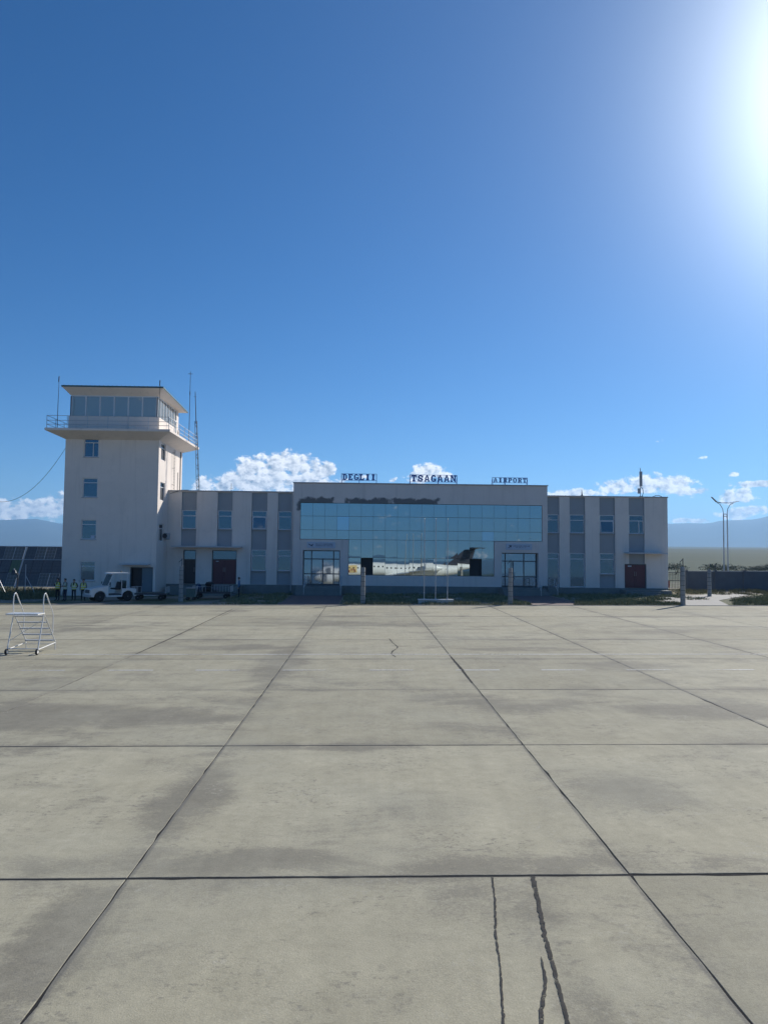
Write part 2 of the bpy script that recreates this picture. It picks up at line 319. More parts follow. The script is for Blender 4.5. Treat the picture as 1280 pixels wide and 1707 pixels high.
# ------------------------------------------------------------------ mesh helpers
ORG = {}
class MB:
    def __init__(s): s.v = []; s.f = []; s.mi = []
    def quad(s, *p, m=0):
        i = len(s.v); s.v += [tuple(q) for q in p]; s.f.append(tuple(range(i, i + len(p)))); s.mi.append(m); return s
    def box(s, x0, x1, y0, y1, z0, z1, m=0):
        i = len(s.v); s.v += [(x, y, z) for z in (z0, z1) for y in (y0, y1) for x in (x0, x1)]
        for q in ((0, 2, 3, 1), (4, 5, 7, 6), (0, 1, 5, 4), (2, 6, 7, 3), (0, 4, 6, 2), (1, 3, 7, 5)): s.f.append(tuple(i + k for k in q)); s.mi.append(m)
        return s
    def hexa(s, lo, hi, m=0):
        """lo, hi: four corners each, same winding (ccw from above)"""
        i = len(s.v); s.v += [tuple(p) for p in lo] + [tuple(p) for p in hi]; n = len(lo)
        s.f.append(tuple(i + k for k in reversed(range(n)))); s.f.append(tuple(i + n + k for k in range(n))); s.mi += [m, m]
        for k in range(n): s.f.append((i + k, i + (k + 1) % n, i + n + (k + 1) % n, i + n + k)); s.mi.append(m)
        return s
    def tube(s, pts, r, n=8, m=0, cap=True, closed=False):
        pts = [Vector(p) for p in pts]; i0 = len(s.v); L = len(pts); ref = None
        for k, p in enumerate(pts):
            a = pts[k - 1] if (k or closed) else p; b = pts[(k + 1) % L] if (k < L - 1 or closed) else p
            d = (b - a).normalized()
            if ref is None: ref = Vector((0, 0, 1)) if abs(d.z) < .9 else Vector((1, 0, 0))
            u = d.cross(ref).normalized(); ref = u.cross(d).normalized(); q = r[k] if isinstance(r, (list, tuple)) else r
            for j in range(n):
                t = 2 * math.pi * j / n; s.v.append(tuple(p + (u * math.cos(t) + ref * math.sin(t)) * q))
        for k in range(L if closed else L - 1):
            for j in range(n):
                a = i0 + k * n + j; b = i0 + k * n + (j + 1) % n; c = i0 + ((k + 1) % L) * n + (j + 1) % n; d = i0 + ((k + 1) % L) * n + j
                s.f.append((a, b, c, d)); s.mi.append(m)
        if cap and not closed:
            s.f.append(tuple(i0 + j for j in reversed(range(n)))); s.f.append(tuple(i0 + (L - 1) * n + j for j in range(n))); s.mi += [m, m]
        return s
    def lathe(s, prof, o, ax, n=24, m=0):
        """prof: list of (distance along ax, radius)"""
        ax = Vector(ax).normalized(); o = Vector(o)
        return s.tube([o + ax * (a + 1e-6 * k) for k, (a, r) in enumerate(prof)], [max(r, 1e-4) for a, r in prof], n, m)
    def build(s, name, mats, parent=None, smooth=False, loc=None, rot=None, kind=None):
        me = bpy.data.meshes.new(name); org = ORG.get(parent)
        vs = s.v if org is None else [(x - org[0], y - org[1], z - org[2]) for x, y, z in s.v]
        me.from_pydata(vs, [], s.f)
        if not isinstance(mats, (list, tuple)): mats = [mats]
        for q in mats: me.materials.append(MATS[q])
        me.polygons.foreach_set('material_index', s.mi)
        if smooth: me.polygons.foreach_set('use_smooth', [True] * len(s.f))
        me.update(); o = link(name, me, parent)
        if loc: o.location = loc
        if rot: o.rotation_euler = rot
        if kind: o['kind'] = kind
        if smooth == 'auto':
            try: me.set_sharp_from_angle(angle=R(40))
            except Exception: pass
        return o
def link(name, data, parent=None):
    o = bpy.data.objects.new(name, data); COL.objects.link(o)
    if parent is not None:
        o.parent = parent
        if parent in ORG: ORG[o] = ORG[parent]
    return o
def tag(o, label, cat=None, group=None, kind=None):
    o['label'] = label
    if cat: o['category'] = cat
    if group: o['group'] = group
    if kind: o['kind'] = kind
    return o
def thing(name, label, cat, loc=(0, 0, 0), rz=0, group=None, world=False):
    o = bpy.data.objects.new(name, None); COL.objects.link(o); o.location = loc; o.rotation_euler = (0, 0, rz); o.empty_display_size = .2
    if world: ORG[o] = loc
    return tag(o, label, cat, group)
def place(name, me, parent, loc, rot=(0, 0, 0)):
    o = link(name, me, parent); org = ORG.get(parent) or (0, 0, 0)
    o.location = (loc[0] - org[0], loc[1] - org[1], loc[2] - org[2]); o.rotation_euler = rot; return o
def copy_tree(o, parent=None):
    c = o.copy(); COL.objects.link(c); c.parent = parent
    for ch in o.children: copy_tree(ch, c)
    return c
TILT = .0075
def gz(x): return TILT * max(-60, min(60, x))
def rot_z(pts, a): return [(x * math.cos(a) - y * math.sin(a), x * math.sin(a) + y * math.cos(a), z) for x, y, z in pts]

def wall(mb, x0, x1, z0, z1, holes, yf, yb, m=0, swap=False):
    """wall with rectangular holes; front face at yf, back at yb. swap: runs along Y, front at X = yf"""
    xs = sorted({x0, x1, *[max(x0, min(x1, v)) for h in holes for v in h[:2]]}); zs = sorted({z0, z1, *[max(z0, min(z1, v)) for h in holes for v in h[2:]]})
    def solid(i, j):
        if i < 0 or j < 0 or i >= len(xs) - 1 or j >= len(zs) - 1: return False
        cx, cz = (xs[i] + xs[i + 1]) / 2, (zs[j] + zs[j + 1]) / 2
        return not any(h[0] < cx < h[1] and h[2] < cz < h[3] for h in holes)
    P = (lambda x, y, z: (y, x, z)) if swap else (lambda x, y, z: (x, y, z))
    for i in range(len(xs) - 1):
        for j in range(len(zs) - 1):
            if not solid(i, j): continue
            a, b, c, d = xs[i], xs[i + 1], zs[j], zs[j + 1]
            mb.quad(P(a, yf, c), P(b, yf, c), P(b, yf, d), P(a, yf, d), m=m); mb.quad(P(a, yb, c), P(a, yb, d), P(b, yb, d), P(b, yb, c), m=m)
            if not solid(i - 1, j): mb.quad(P(a, yf, c), P(a, yf, d), P(a, yb, d), P(a, yb, c), m=m)
            if not solid(i + 1, j): mb.quad(P(b, yf, c), P(b, yb, c), P(b, yb, d), P(b, yf, d), m=m)
            if not solid(i, j - 1): mb.quad(P(a, yf, c), P(a, yb, c), P(b, yb, c), P(b, yf, c), m=m)
            if not solid(i, j + 1): mb.quad(P(a, yf, d), P(b, yf, d), P(b, yb, d), P(a, yb, d), m=m)
    return mb
def tbox(mb, swap, a, b, y0, y1, c, d, m=0):
    if swap: mb.box(min(y0, y1), max(y0, y1), a, b, c, d, m)
    else: mb.box(a, b, min(y0, y1), max(y0, y1), c, d, m)
def window(parent, a, b, c, d, y, bars_v=(), bars_h=(), fr='white_frame', gl='window_glass', fw_=.07, swap=False, sgn=1, name='window', panes=True, depth=.08):
    """a..b along the wall, c..d in height, y = front of the frame; sgn=+1: the wall goes deeper with +y"""
    mb = MB(); y1 = y + sgn * depth
    tbox(mb, swap, a, a + fw_, y, y1, c, d); tbox(mb, swap, b - fw_, b, y, y1, c, d)
    tbox(mb, swap, a + fw_, b - fw_, y, y1, c, c + fw_); tbox(mb, swap, a + fw_, b - fw_, y, y1, d - fw_, d)
    hs = [c + fw_] + [h for h in bars_h] + [d - fw_]
    for h in bars_h: tbox(mb, swap, a + fw_, b - fw_, y + sgn * .002, y1 - sgn * .002, h - fw_ * .45, h + fw_ * .45)
    for v, lo, hi in bars_v: tbox(mb, swap, v - fw_ * .45, v + fw_ * .45, y + sgn * .004, y1 - sgn * .004, lo, hi)
    o = mb.build(name, fr, parent)
    if panes:
        for k in range(len(hs) - 1):
            lo = hs[k] + (fw_ * .45 if k else 0); hi = hs[k + 1] - (fw_ * .45 if k < len(hs) - 2 else 0)
            vs = sorted([a + fw_] + [v for v, l, h in bars_v if l < (lo + hi) / 2 < h] + [b - fw_])
            for q in range(len(vs) - 1):
                p = MB(); tbox(p, swap, vs[q] + .005, vs[q + 1] - .005, y + sgn * .032, y + sgn * .045, lo, hi)
                p.v = [(x_ + (sgn * .03 * (hi - lo) if swap and z_ == hi else 0), y_ + (sgn * .03 * (hi - lo) if not swap and z_ == hi else 0), z_) for x_, y_, z_ in p.v]; p.build('pane', gl, o)
    return o

# ------------------------------------------------------------------ ground, apron, hills
def far_z(r, x=1.):
    k = max(0., min(1., .5 + x / max(r, 1.) * 1.8)); return max(0., r - 300) * (.003 + .0088 * k)
def ground():
    gx = sorted(set([0, 15, 30, 45, 60, 75, 76, 95, 130, 180, 260, 400, 650, 1000, 1500, 2300, 3500, 5200, 7500, 10500, 14000]) | {-v for v in [15, 30, 45, 60, 75, 76, 95, 130, 180, 260, 400, 650, 1000, 1500, 2300, 3500, 5200, 7500, 10500, 14000]})
    gy = sorted([-v for v in [14000, 10000, 7000, 4500, 2500, 1200, 600, 300, 150, 81, 80, 40, 0]] + [30, 55.38, 55.62, 58, 62, 68, 75, 85, 100, 130, 180, 260, 400, 650, 1000, 1500, 2300, 3500, 5200, 7500, 10500, 14000])
    mb = MB(); n = len(gx)
    for y in gy:
        for x in gx:
            r = math.hypot(x, y); under = -75.5 < x < 75.5 and -80.5 < y < 55.5
            z = gz(x) + (-.5 if under else -.03 if r < 90 else 0) + far_z(r, x)
            if 120 < r < 9000: z += (mnoise.noise(Vector((x * .004, y * .004, 0))) * min(1, (r - 120) / 500) * .012 * r * .15)
            mb.v.append((x, y, z))
    for j in range(len(gy) - 1):
        for i in range(n - 1): mb.f.append((j * n + i, j * n + i + 1, j * n + n + i + 1, j * n + n + i)); mb.mi.append(0)
    tag(mb.build('ground', 'ground', smooth=True), 'bare earth and steppe grassland stretching to the foot of the hills', kind='structure')
ground()

def hills():
    prof = [(-180, 1.6), (-120, 2.1), (-60, 1.8), (-35, 1.7), (-26, 1.97), (-23.5, 2.13), (-22, 1.84), (-18, 1.7), (-8, 1.5), (3, 1.7), (12, 2.0), (20, 2.32), (22.2, 2.35), (24.8, 2.34), (25.6, 2.55), (27.7, 2.6), (28.6, 2.85), (32, 3.0), (38, 2.6), (60, 2.2), (110, 1.9), (180, 1.6)]
    def pel(a):
        for (a0, e0), (a1, e1) in zip(prof, prof[1:]):
            if a0 <= a <= a1: return e0 + (e1 - e0) * (a - a0) / (a1 - a0)
        return 1.6
    mb = MB(); rs = [8600, 9200, 9700, 10200, 10700, 11200, 11700, 12200, 12700, 13300]; na = 720
    for i in range(na):
        a = -180 + 360 * i / na
        for k, r in enumerate(rs):
            t = k / (len(rs) - 1); sh = math.sin(min(1, t / .82) * math.pi / 2) ** 1.6 if t < .83 else 1 - (t - .82) * 1.2
            x, y = r * math.sin(R(a)), r * math.cos(R(a)); crest = math.tan(R(pel(a))) * 11900 + 3.9
            base = far_z(r, x) - 12
            nz = mnoise.fractal(Vector((x * .0011, y * .0011, 3.)), 1.0, 2.0, 5) * 46 * sh * (.35 if t > .75 else 1)
            mb.v.append((x, y, base + (crest - base) * sh + nz * .6))
    m = len(rs)
    for i in range(na):
        j = (i + 1) % na
        for k in range(m - 1): mb.f.append((i * m + k, i * m + k + 1, j * m + k + 1, j * m + k)); mb.mi.append(0)
    tag(mb.build('mountains', 'mountain', smooth=True), 'long blue mountain range along the horizon behind the plain', kind='structure')
hills()

apron = MB().box(-75, 75, -80, 55.4, -.3, -.007)
for i, (x, y, z) in enumerate(apron.v): apron.v[i] = (x, y, z + TILT * x)
apron = tag(apron.build('apron', 'tar'), 'pale concrete aircraft apron laid in square slabs with dark joints', kind='structure')
def slab_mesh(wx, wy, seed, name='concrete_slab'):
    rnd = random.Random(seed); n = 22; mb = MB(); hx, hy = wx / 2, wy / 2
    ring = []
    for (ax, ay), (bx, by) in (((-1, -1), (1, -1)), ((1, -1), (1, 1)), ((1, 1), (-1, 1)), ((-1, 1), (-1, -1))):
        for k in range(n):
            t = k / n; j = rnd.gauss(0, .0045) if k else 0
            if rnd.random() < .05: j -= .018
            x, y = ax + (bx - ax) * t, ay + (by - ay) * t
            if ax == bx: x *= 1 + j / hx
            else: y *= 1 + j / hy
            ring.append((x * hx, y * hy))
    L = len(ring); inner = [(x * (1 - .005 / hx), y * (1 - .005 / hy)) for x, y in ring]
    mb.v = [(x, y, -.03) for x, y in ring] + [(x, y, -.003) for x, y in ring] + [(x, y, 0) for x, y in inner]
    for k in range(L):
        q = (k + 1) % L
        mb.f += [(k, q, L + q, L + k), (L + k, L + q, 2 * L + q, 2 * L + k)]; mb.mi += [0, 0]
    mb.f.append(tuple(2 * L + k for k in range(L))); mb.mi.append(0)
    me = bpy.data.meshes.new(name); me.from_pydata(mb.v, [], mb.f); me.materials.append(MATS['apron_concrete']); me.update(); return me
XJ = [-8.70 + 5.97 * k for k in range(-6, 10)]; XJ[7] = -2.80; XJ[8] = 3.25; XJ[9] = 9.05
YJ = [9.25 + 6.15 * k for k in range(-3, 8)] + [55.4]
var = {}
for j in range(len(YJ) - 1):
    for i in range(len(XJ) - 1):
        gx_ = .016; g0 = .024 if abs(YJ[j] - 9.25) < .01 else .011; g1 = .024 if abs(YJ[j + 1] - 9.25) < .01 else .013
        x0, x1, y0, y1 = XJ[i] + gx_ / 2, XJ[i + 1] - gx_ / 2, YJ[j] + g0, YJ[j + 1] - g1
        key = (round(x1 - x0, 2), round(y1 - y0, 2), (i * 3 + j * 5) % 4)
        if key not in var: var[key] = slab_mesh(x1 - x0, y1 - y0, hash(key) % 999)
        o = place('concrete_slab', var[key], apron, ((x0 + x1) / 2, (y0 + y1) / 2, gz((x0 + x1) / 2) + random.uniform(-.002, .002)), (0, -math.atan(TILT), 0))
for x0, x1, y0, y1 in ((-75, XJ[0] - .02, -80, 55.4), (XJ[-1] + .02, 75, -80, 55.4), (XJ[0], XJ[-1], -80, YJ[0] - .03)):
    b = MB().box(x0, x1, y0, y1, -.03, 0)
    for i, (x, y, z) in enumerate(b.v): b.v[i] = (x, y, z + TILT * x)
    b.build('concrete_slab', 'apron_concrete', apron)
def strip(name, m, pts, widths, dz=.005, seed=1, rag=.3):
    rnd = random.Random(seed); P = []
    for k in range(len(pts) - 1):
        n = max(2, int(math.dist(pts[k], pts[k + 1]) / .05)) if rag else 1
        for q in range(n):
            t = q / n; P.append((pts[k][0] + (pts[k + 1][0] - pts[k][0]) * t, pts[k][1] + (pts[k + 1][1] - pts[k][1]) * t, widths[k] + (widths[k + 1] - widths[k]) * t))
    P.append((*pts[-1], widths[-1])); mb = MB()
    for k, (x, y, ww) in enumerate(P):
        a = P[max(0, k - 1)]; b = P[min(len(P) - 1, k + 1)]; d = Vector((b[0] - a[0], b[1] - a[1])).normalized(); nx, ny = -d.y, d.x
        l = ww / 2 * (1 + rnd.uniform(-rag, rag)); r = ww / 2 * (1 + rnd.uniform(-rag, rag)); o = rnd.gauss(0, .0025) if rag else 0
        for s in (l + o, -r + o): mb.v.append((x + nx * s, y + ny * s, gz(x + nx * s) + dz))
    for k in range(len(P) - 1): mb.f.append((2 * k, 2 * k + 1, 2 * k + 3, 2 * k + 2)); mb.mi.append(0)
    return mb.build(name, m, apron)
strip('painted_line', 'worn_paint', [(-42, 28.95), (42, 28.95)], [.17, .17], .006, rag=0)
for k in range(9): strip('painted_dash', 'worn_paint', [(-11.26 + 2.86 * k, 25.1), (-9.8 + 2.86 * k, 25.1)], [.16, .16], .006, rag=0)
strip('crack_sealant', 'crack', [(1.57, 9.22), (1.50, 8.6), (1.37, 7.83), (1.32, 7.3), (1.19, 6.41), (1.1, 5.6)], [.02, .018, .022, .016, .024, .02], .006, 2, .35)
strip('crack_sealant', 'crack', [(2.06, 9.24), (1.98, 8.6), (1.87, 7.83), (1.80, 7.1), (1.72, 6.40), (1.62, 5.5)], [.055, .042, .045, .038, .034, .034], .006, 3, .3)
strip('crack_sealant', 'crack', [(1.74, 7.42), (1.68, 7.0), (1.53, 6.54), (1.46, 6.2)], [.012, .03, .04, .03], .0065, 4, .4)
strip('crack_sealant', 'crack', [(1.12, 34.1), (1.22, 32.6), (1.38, 31.2), (1.30, 30.6), (1.12, 29.9), (1.03, 29.1), (1.16, 28.2)], [.05, .03, .05, .03, .06, .03, .05], .006, 5, .7)
strip('crack_sealant', 'crack', [(3.24, 28.2), (3.26, 25.5), (3.24, 22.6)], [.05, .08, .04], .008, 6, .4)
strip('crack_sealant', 'crack', [(-9.0, 51.5), (-8.72, 34.5), (-8.68, 29)], [.05, .07, .05], .008, 8, .4)
strip('crack_sealant', 'crack', [(-4.6, 54.3), (-3.4, 54.1), (-2.9, 54.6), (-1.2, 55.1)], [.10, .06, .05, .08], .006, 9, .6)
strip('crack_sealant', 'crack', [(1.38, 31.2), (1.75, 31.5), (2.0, 31.4)], [.03, .02, .015], .0065, 13, .6)
kb = MB().box(-60, 60, 55.42, 55.60, -.25, .035)
for i, (x, y, z) in enumerate(kb.v): kb.v[i] = (x, y, z + gz(x))
tag(kb.build('kerb', 'kerb'), 'low weathered concrete edging along the far side of the apron', kind='structure')
def flat(name, m, poly, dz, label, kind='structure'):
    mb = MB(); mb.hexa([(x, y, gz(x) + dz - .15) for x, y in poly], [(x, y, gz(x) + dz) for x, y in poly])
    return tag(mb.build(name, m), label, kind=kind)
flat('path', 'path', [(24.2, 55.62), (27.2, 55.62), (29.4, 62), (36, 70), (36, 73.5), (26, 66), (24.2, 60)], .0, 'worn concrete path from the apron past the end of the terminal')
flat('footway', 'brick_paving', [(-6.5, 55.62), (-2.0, 55.62), (-2.0, 69.2), (-6.5, 69.2)], .005, 'dark red paved footway leading to the entrance steps near the tower')
flat('footway', 'brick_paving', [(12.6, 55.62), (16.6, 55.62), (16.6, 69.2), (12.6, 69.2)], .005, 'dark red paved footway leading to the entrance steps far from the tower')

# ------------------------------------------------------------------ terminal building
FY = 71.0; WY = 71.25
term = thing('terminal_building', 'two storey airport terminal with blue glass front and dark vertical strips', 'building', (5, FY, 0), world=True)
# wings -------------------------------------------------------------
def wing(x0, x1, strips, doors, zt, core):
    holes = []
    for a, b, lo in strips: holes.append((a, b, lo, zt - .06))
    for a, b, lo, hi in doors: holes.append((a, b, lo, hi))
    wall(MB(), x0, x1, .75, zt, holes, WY, WY + .4).build('wall', 'plaster', term)
    MB().box(core[0], core[1], WY + .42, 84, -.5, zt - .05).build('wing_core', 'plaster', term)
    MB().box(x0 - (0 if x0 > 0 else 0), x1, WY - .04, WY + .4, -.5, .747).build('plinth', 'plinth', term)
    MB().box(x0 - .02, x1 + .05, WY - .09, 84.1, zt + .003, zt + .09).build('coping', 'coping', term)
def panel(a, b, c, d): MB().box(a, b, WY + .17, WY + .28, c, d).build('infill_panel', 'panel_grey', term)
LZ, RZ = 9.50, 9.44
Ls = [(-17.4, -16.0, 4.33), (-14.04, -12.63, 4.33), (-10.82, -9.35, .76), (-8.34, -6.98, .76)]
Rs = [(17.30, 18.48, .76), (19.46, 20.96, .76), (22.34, 23.84, .76), (25.17, 26.68, 3.05)]
wing(-18.69, -6.87, Ls, [(-17.15, -15.96, .75, 3.95), (-14.46, -12.14, .75, 3.95)], LZ, (-18.69, -6.88))
wing(17.28, 28.92, Rs, [(24.73, 26.84, .75, 3.05)], RZ, (17.29, 28.88))
for k, (a, b, lo) in enumerate(Ls + Rs):
    top = (LZ if k < 4 else RZ) - .06
    panel(a, b, 7.73, top)
    mid = [(a + (b - a) * .68, 5.93, 7.18)] if k in (7,) else []
    window(term, a + .04, b - .04, 5.95, 7.72, WY + .19, mid, (7.18,))
    full = lo < 1
    MB().box(a + .01, b - .01, WY - .05, WY + .165, 5.89, 5.935).build('sill', 'coping', term)
    if full and k not in (4, 5): MB().box(a + .01, b - .01, WY - .05, WY + .165, 1.99, 2.035).build('sill', 'coping', term)
    if k in (4, 5): panel(a, b, 4.05, 5.93); window(term, a + .03, b - .03, .78, 4.04, WY + .19, (), (3.47, 2.02))
    elif full: panel(a, b, 4.05, 5.93); window(term, a + .04, b - .04, 2.05, 4.04, WY + .19, (), (3.47,)); panel(a, b, .77, 2.03)
    elif k < 4: panel(a, b, 4.34, 5.93)
    else: panel(a, b, 3.06, 5.93)
# one sash on each wing stands open
for x0, x1 in ((-10.70, -9.47), (22.46, 23.72)):
    s = MB(); h = 1.1; wd = x1 - x0
    s.box(0, .05, -.02, .02, 0, h); s.box(wd - .05, wd, -.02, .02, 0, h); s.box(.05, wd - .05, -.02, .02, 0, .05); s.box(.05, wd - .05, -.02, .02, h - .05, h)
    o = s.build('open_sash', 'white_frame', None); o.parent = term; o.location = (x0 - 5, WY + .11 - FY, 6.03); o.rotation_euler = (R(-5), 0, 0)
    p = MB().box(.05, wd - .05, -.008, .008, .05, h - .05).build('pane', 'window_glass', None); p.parent = o
def door(a, b, c, d, y, leaves, m, transom=None, name='door'):
    mb = MB(); f = .08
    mb.box(a, a + f, y, y + .1, c, d); mb.box(b - f, b, y, y + .1, c, d); mb.box(a + f, b - f, y, y + .1, d - f, d)
    o = mb.build(name, 'dark_frame' if m != 'white_frame' else m, term)
    top = d - f
    if transom:
        MB().box(a + f, b - f, y + .003, y + .09, transom - .04, transom + .04).build('transom_bar', 'dark_frame', o)
        MB().hexa([(a + f, y + .02, transom + .04), (b - f, y + .02, transom + .04), (b - f, y + .03, transom + .04), (a + f, y + .03, transom + .04)], [(a + f, y + .045, d - f), (b - f, y + .045, d - f), (b - f, y + .055, d - f), (a + f, y + .055, d - f)]).build('pane', 'window_glass', o); top = transom - .04
    wdt = (b - a - 2 * f) / leaves
    for k in range(leaves):
        l = MB(); u0, u1 = a + f + wdt * k + .008, a + f + wdt * (k + 1) - .008
        l.box(u0, u1, y + .03, y + .08, c + .01, top)
        for zz in (c + .2, c + (top - c) * .55): l.box(u0 + .12, u1 - .12, y + .018, y + .03, zz, zz + (top - c) * .36)
        l.build('door_leaf', m, o)
        hx = u1 - .07 if k == 0 else u0 + .07
        MB().tube([(hx, y + .02, c + 1.15), (hx, y - .05, c + 1.15), (hx, y - .05, c + 1.55), (hx, y + .02, c + 1.55)], .016, 6).build('handle', 'steel', o)
    return o
door(-17.15, -15.96, .76, 3.95, WY + .16, 1, 'dark_door', 3.05)
door(-14.46, -12.14, .76, 3.95, WY + .16, 2, 'red_door', 3.08)
tag(door(24.73, 26.84, .76, 3.05, WY + .16, 2, 'red_door'), 'dark red double door with a small notice')
MB().box(25.1, 25.45, WY + .17, WY + .18, 2.78, 2.9).build('notice', 'sign_board', term)
MB().box(-14.1, -13.85, WY + .17, WY + .175, 2.86, 2.94).build('notice', 'sign_board', term)
for a, b, z in ((-17.95, -11.6, 4.20), (24.7, 28.4, 4.03)):
    mb = MB().box(a, b, WY - 1.3, WY, z, z + .12)
    mb.build('door_canopy', 'canopy', term)
MB().box(-18.0, -11.5, 69.0, WY - .045, -.5, .62).build('landing', 'plinth', term)
MB().box(24.3, 28.6, 69.6, WY - .045, -.3, .60).build('landing', 'plinth', term)
for k in range(3):
    MB().box(-15.5, -11.6, 69.0 - .32 * (k + 1), 69.0 - .32 * k - .003, -.5, .62 - .17 * (k + 1)).build('step', 'plinth', term)
    MB().box(24.6, 27.4, 69.6 - .32 * (k + 1), 69.6 - .32 * k - .003, -.3, .60 - .15 * (k + 1)).build('step', 'plinth', term)
# centre ------------------------------------------------------------
CX0, CX1, CZ = -6.87, 17.27, 10.38
GX0 = -6.17; PW = 22.92 / 20
holes = [(GX0 - .03, GX0 + 22.92 + .03, 5.06, 8.55), (-1.62, 12.20, 1.73, 5.06), (-5.9, -2.4, .75, 4.05), (12.91, 16.4, .75, 4.0)]
wall(MB(), CX0, CX1, .75, CZ, holes, FY, FY + 1.3).build('centre_wall', 'plaster_centre', term)
MB().box(CX0 + .01, CX1 - .01, FY + 1.32, 86, -.5, CZ - .06).build('centre_core', 'plaster', term)
MB().box(CX0 - .05, CX1 + .06, FY - .10, 86.1, CZ + .003, CZ + .10).build('coping', 'coping', term)
MB().box(CX0 - .0, CX1, FY - .05, FY + 1.3, -.5, .747).build('plinth', 'plinth', term)
MB().box(CX0 - .16, CX0 - .06, FY - .12, FY - .02, .2, 9.3).build('downpipe', 'coping', term)
# curtain wall: every pane is its own piece, tipped back a little
rows = [(7.28, 8.52), (5.97, 7.28), (5.09, 5.97), (3.38, 5.09), (1.76, 3.38)]
mb = MB(); yb = FY + .16
for ri, (z0, z1) in enumerate(rows):
    k0, k1 = (0, 20) if ri < 3 else (4, 16)
    for k in range(k0, k1 + 1): mb.box(GX0 + PW * k - .03, GX0 + PW * k + .03, yb, yb + .12, z0 + .03, z1 - .03)
    mb.box(GX0 + PW * k0 - .03, GX0 + PW * k1 + .03, yb, yb + .12, z1 - .03, z1 + .03)
mb.box(GX0 + PW * 4 - .03, GX0 + PW * 16 + .03, yb, yb + .12, 1.73, 1.79)
glz = mb.build('glazing_frame', 'dark_frame', term)
gm = {}
rnd = random.Random(5)
for ri, (z0, z1) in enumerate(rows):
    k0, k1 = (0, 20) if ri < 3 else (4, 16)
    h = z1 - z0 - .03
    for mt in ('curtain_glass', 'curtain_glass_pale'):
        me = MB().box(-PW / 2 + .009, PW / 2 - .009, -.01, .01, -h / 2, h / 2); o = me.build('pane', mt); gm[ri, mt] = o.data; bpy.data.objects.remove(o)
    for k in range(k0, k1):
        if ri == 4 and k in (5, 14): continue                      # two vent panes stand open, dark inside
        mt = 'curtain_glass_pale' if (ri, k) in ((1, 3), (2, 15)) else 'curtain_glass'
        place('pane', gm[ri, mt], term, (GX0 + PW * (k + .5), FY + .11, (z0 + z1) / 2), (R(-1.05 + rnd.gauss(0, .085)), 0, R(rnd.gauss(0, .09))))
for k in (5, 14):                                                  # dark sheets painted as the room's shade behind the open vents
    x0, x1 = GX0 + PW * k + .03, GX0 + PW * (k + 1) - .03; m_ = MB()
    wall(m_, x0 - .3, x1 + .3, 1.5, 3.6, [], FY + 1.28, FY + 1.30); m_.build('vent_shade_back', 'interior', term)
    s = MB(); s.box(x0, x1, FY + .55, FY + .57, 1.80, 3.34); s.build('vent_shade_sheet', 'interior', term)
MB().tube([(GX0 + PW * 4.5, FY + .02, 2.8), (GX0 + PW * 5, FY + .02, 2.72), (GX0 + PW * 5.5, FY + .02, 2.68), (GX0 + PW * 6, FY + .02, 2.82)], .012, 5).build('cable', 'dark_steel', term)
# entrances
def entrance(a, b, d, vs, t1, t2, mid):
    y = FY + .62; mb = MB(); f = .09
    mb.box(a, a + f, y, y + .1, .76, d); mb.box(b - f, b, y, y + .1, .76, d); mb.box(a + f, b - f, y, y + .1, d - f, d)
    for v in vs: mb.box(v - .05, v + .05, y + .002, y + .098, .76, d - f)
    for z in (t1, t2, .82): mb.box(a + f, b - f, y + .004, y + .096, z - .05, z + .05)
    mb.box(mid - .06, mid + .06, y + .006, y + .094, .87, t1 - .05)
    o = mb.build('entrance_door', 'dark_frame', term)
    xs = sorted([a + f, *vs, b - f])
    for i in range(3):
        for z0, z1 in ((.87, t2 - .05), (t2 + .05, t1 - .05), (t1 + .05, d - f)):
            cuts = [(xs[i] + .05, mid - .06), (mid + .06, xs[i + 1] - .05)] if (xs[i] < mid < xs[i + 1] and z1 < t1) else [(xs[i] + (.05 if i else 0), xs[i + 1] - (.05 if i < 2 else 0))]
            for q0, q1 in cuts:
                p = MB().box(-(q1 - q0) / 2, (q1 - q0) / 2, -.01, .01, -(z1 - z0) / 2, (z1 - z0) / 2).build('pane', 'door_glass')
                p.parent = o; p.location = ((q0 + q1) / 2 - 5, y + .05 - FY, (z0 + z1) / 2); p.rotation_euler = (R(rnd.gauss(-1.6, .12)), 0, R(rnd.gauss(0, .15)))
    for s in (-1, 1): MB().tube([(mid + s * .16, y, 1.45), (mid + s * .16, y - .07, 1.5), (mid + s * .16, y - .07, 2.1), (mid + s * .16, y, 2.15)], .018, 6).build('handle', 'steel', o)
entrance(-5.9, -2.4, 4.05, (-5.11, -3.02), 3.22, 1.81, -4.05)
entrance(12.91, 16.4, 4.0, (13.35, 15.14), 3.2, 1.72, 14.1)
def steps(x0, x1, sides):
    MB().box(x0, x1, 69.0, FY - .055, -.5, .72).build('landing', 'plinth', term)
    for k in range(4): MB().box(x0, x1, 69.0 - .33 * (k + 1), 69.0 - .33 * k - .003, -.5, .72 - .15 * (k + 1)).build('step', 'plinth', term)
    for x in sides:
        mb = MB(); mb.tube([(x, 70.7, .72), (x, 70.7, 1.62), (x, 69.0, 1.62), (x, 67.7, .95), (x, 67.7, 0)], .025, 6)
        mb.tube([(x, 69.0, .72), (x, 69.0, 1.62)], .022, 6); mb.tube([(x, 70.7, 1.2), (x, 69.0, 1.2), (x, 67.7, .55)], .018, 6)
        mb.build('handrail', 'galv', term)
steps(-6.3, -2.1, (-5.5, -2.2)); steps(12.6, 16.7, (15.9, 17.4))
MB().box(16.75, 17.6, 68.6, FY - .055, -.3, .9).build('step_wall', 'plinth', term)

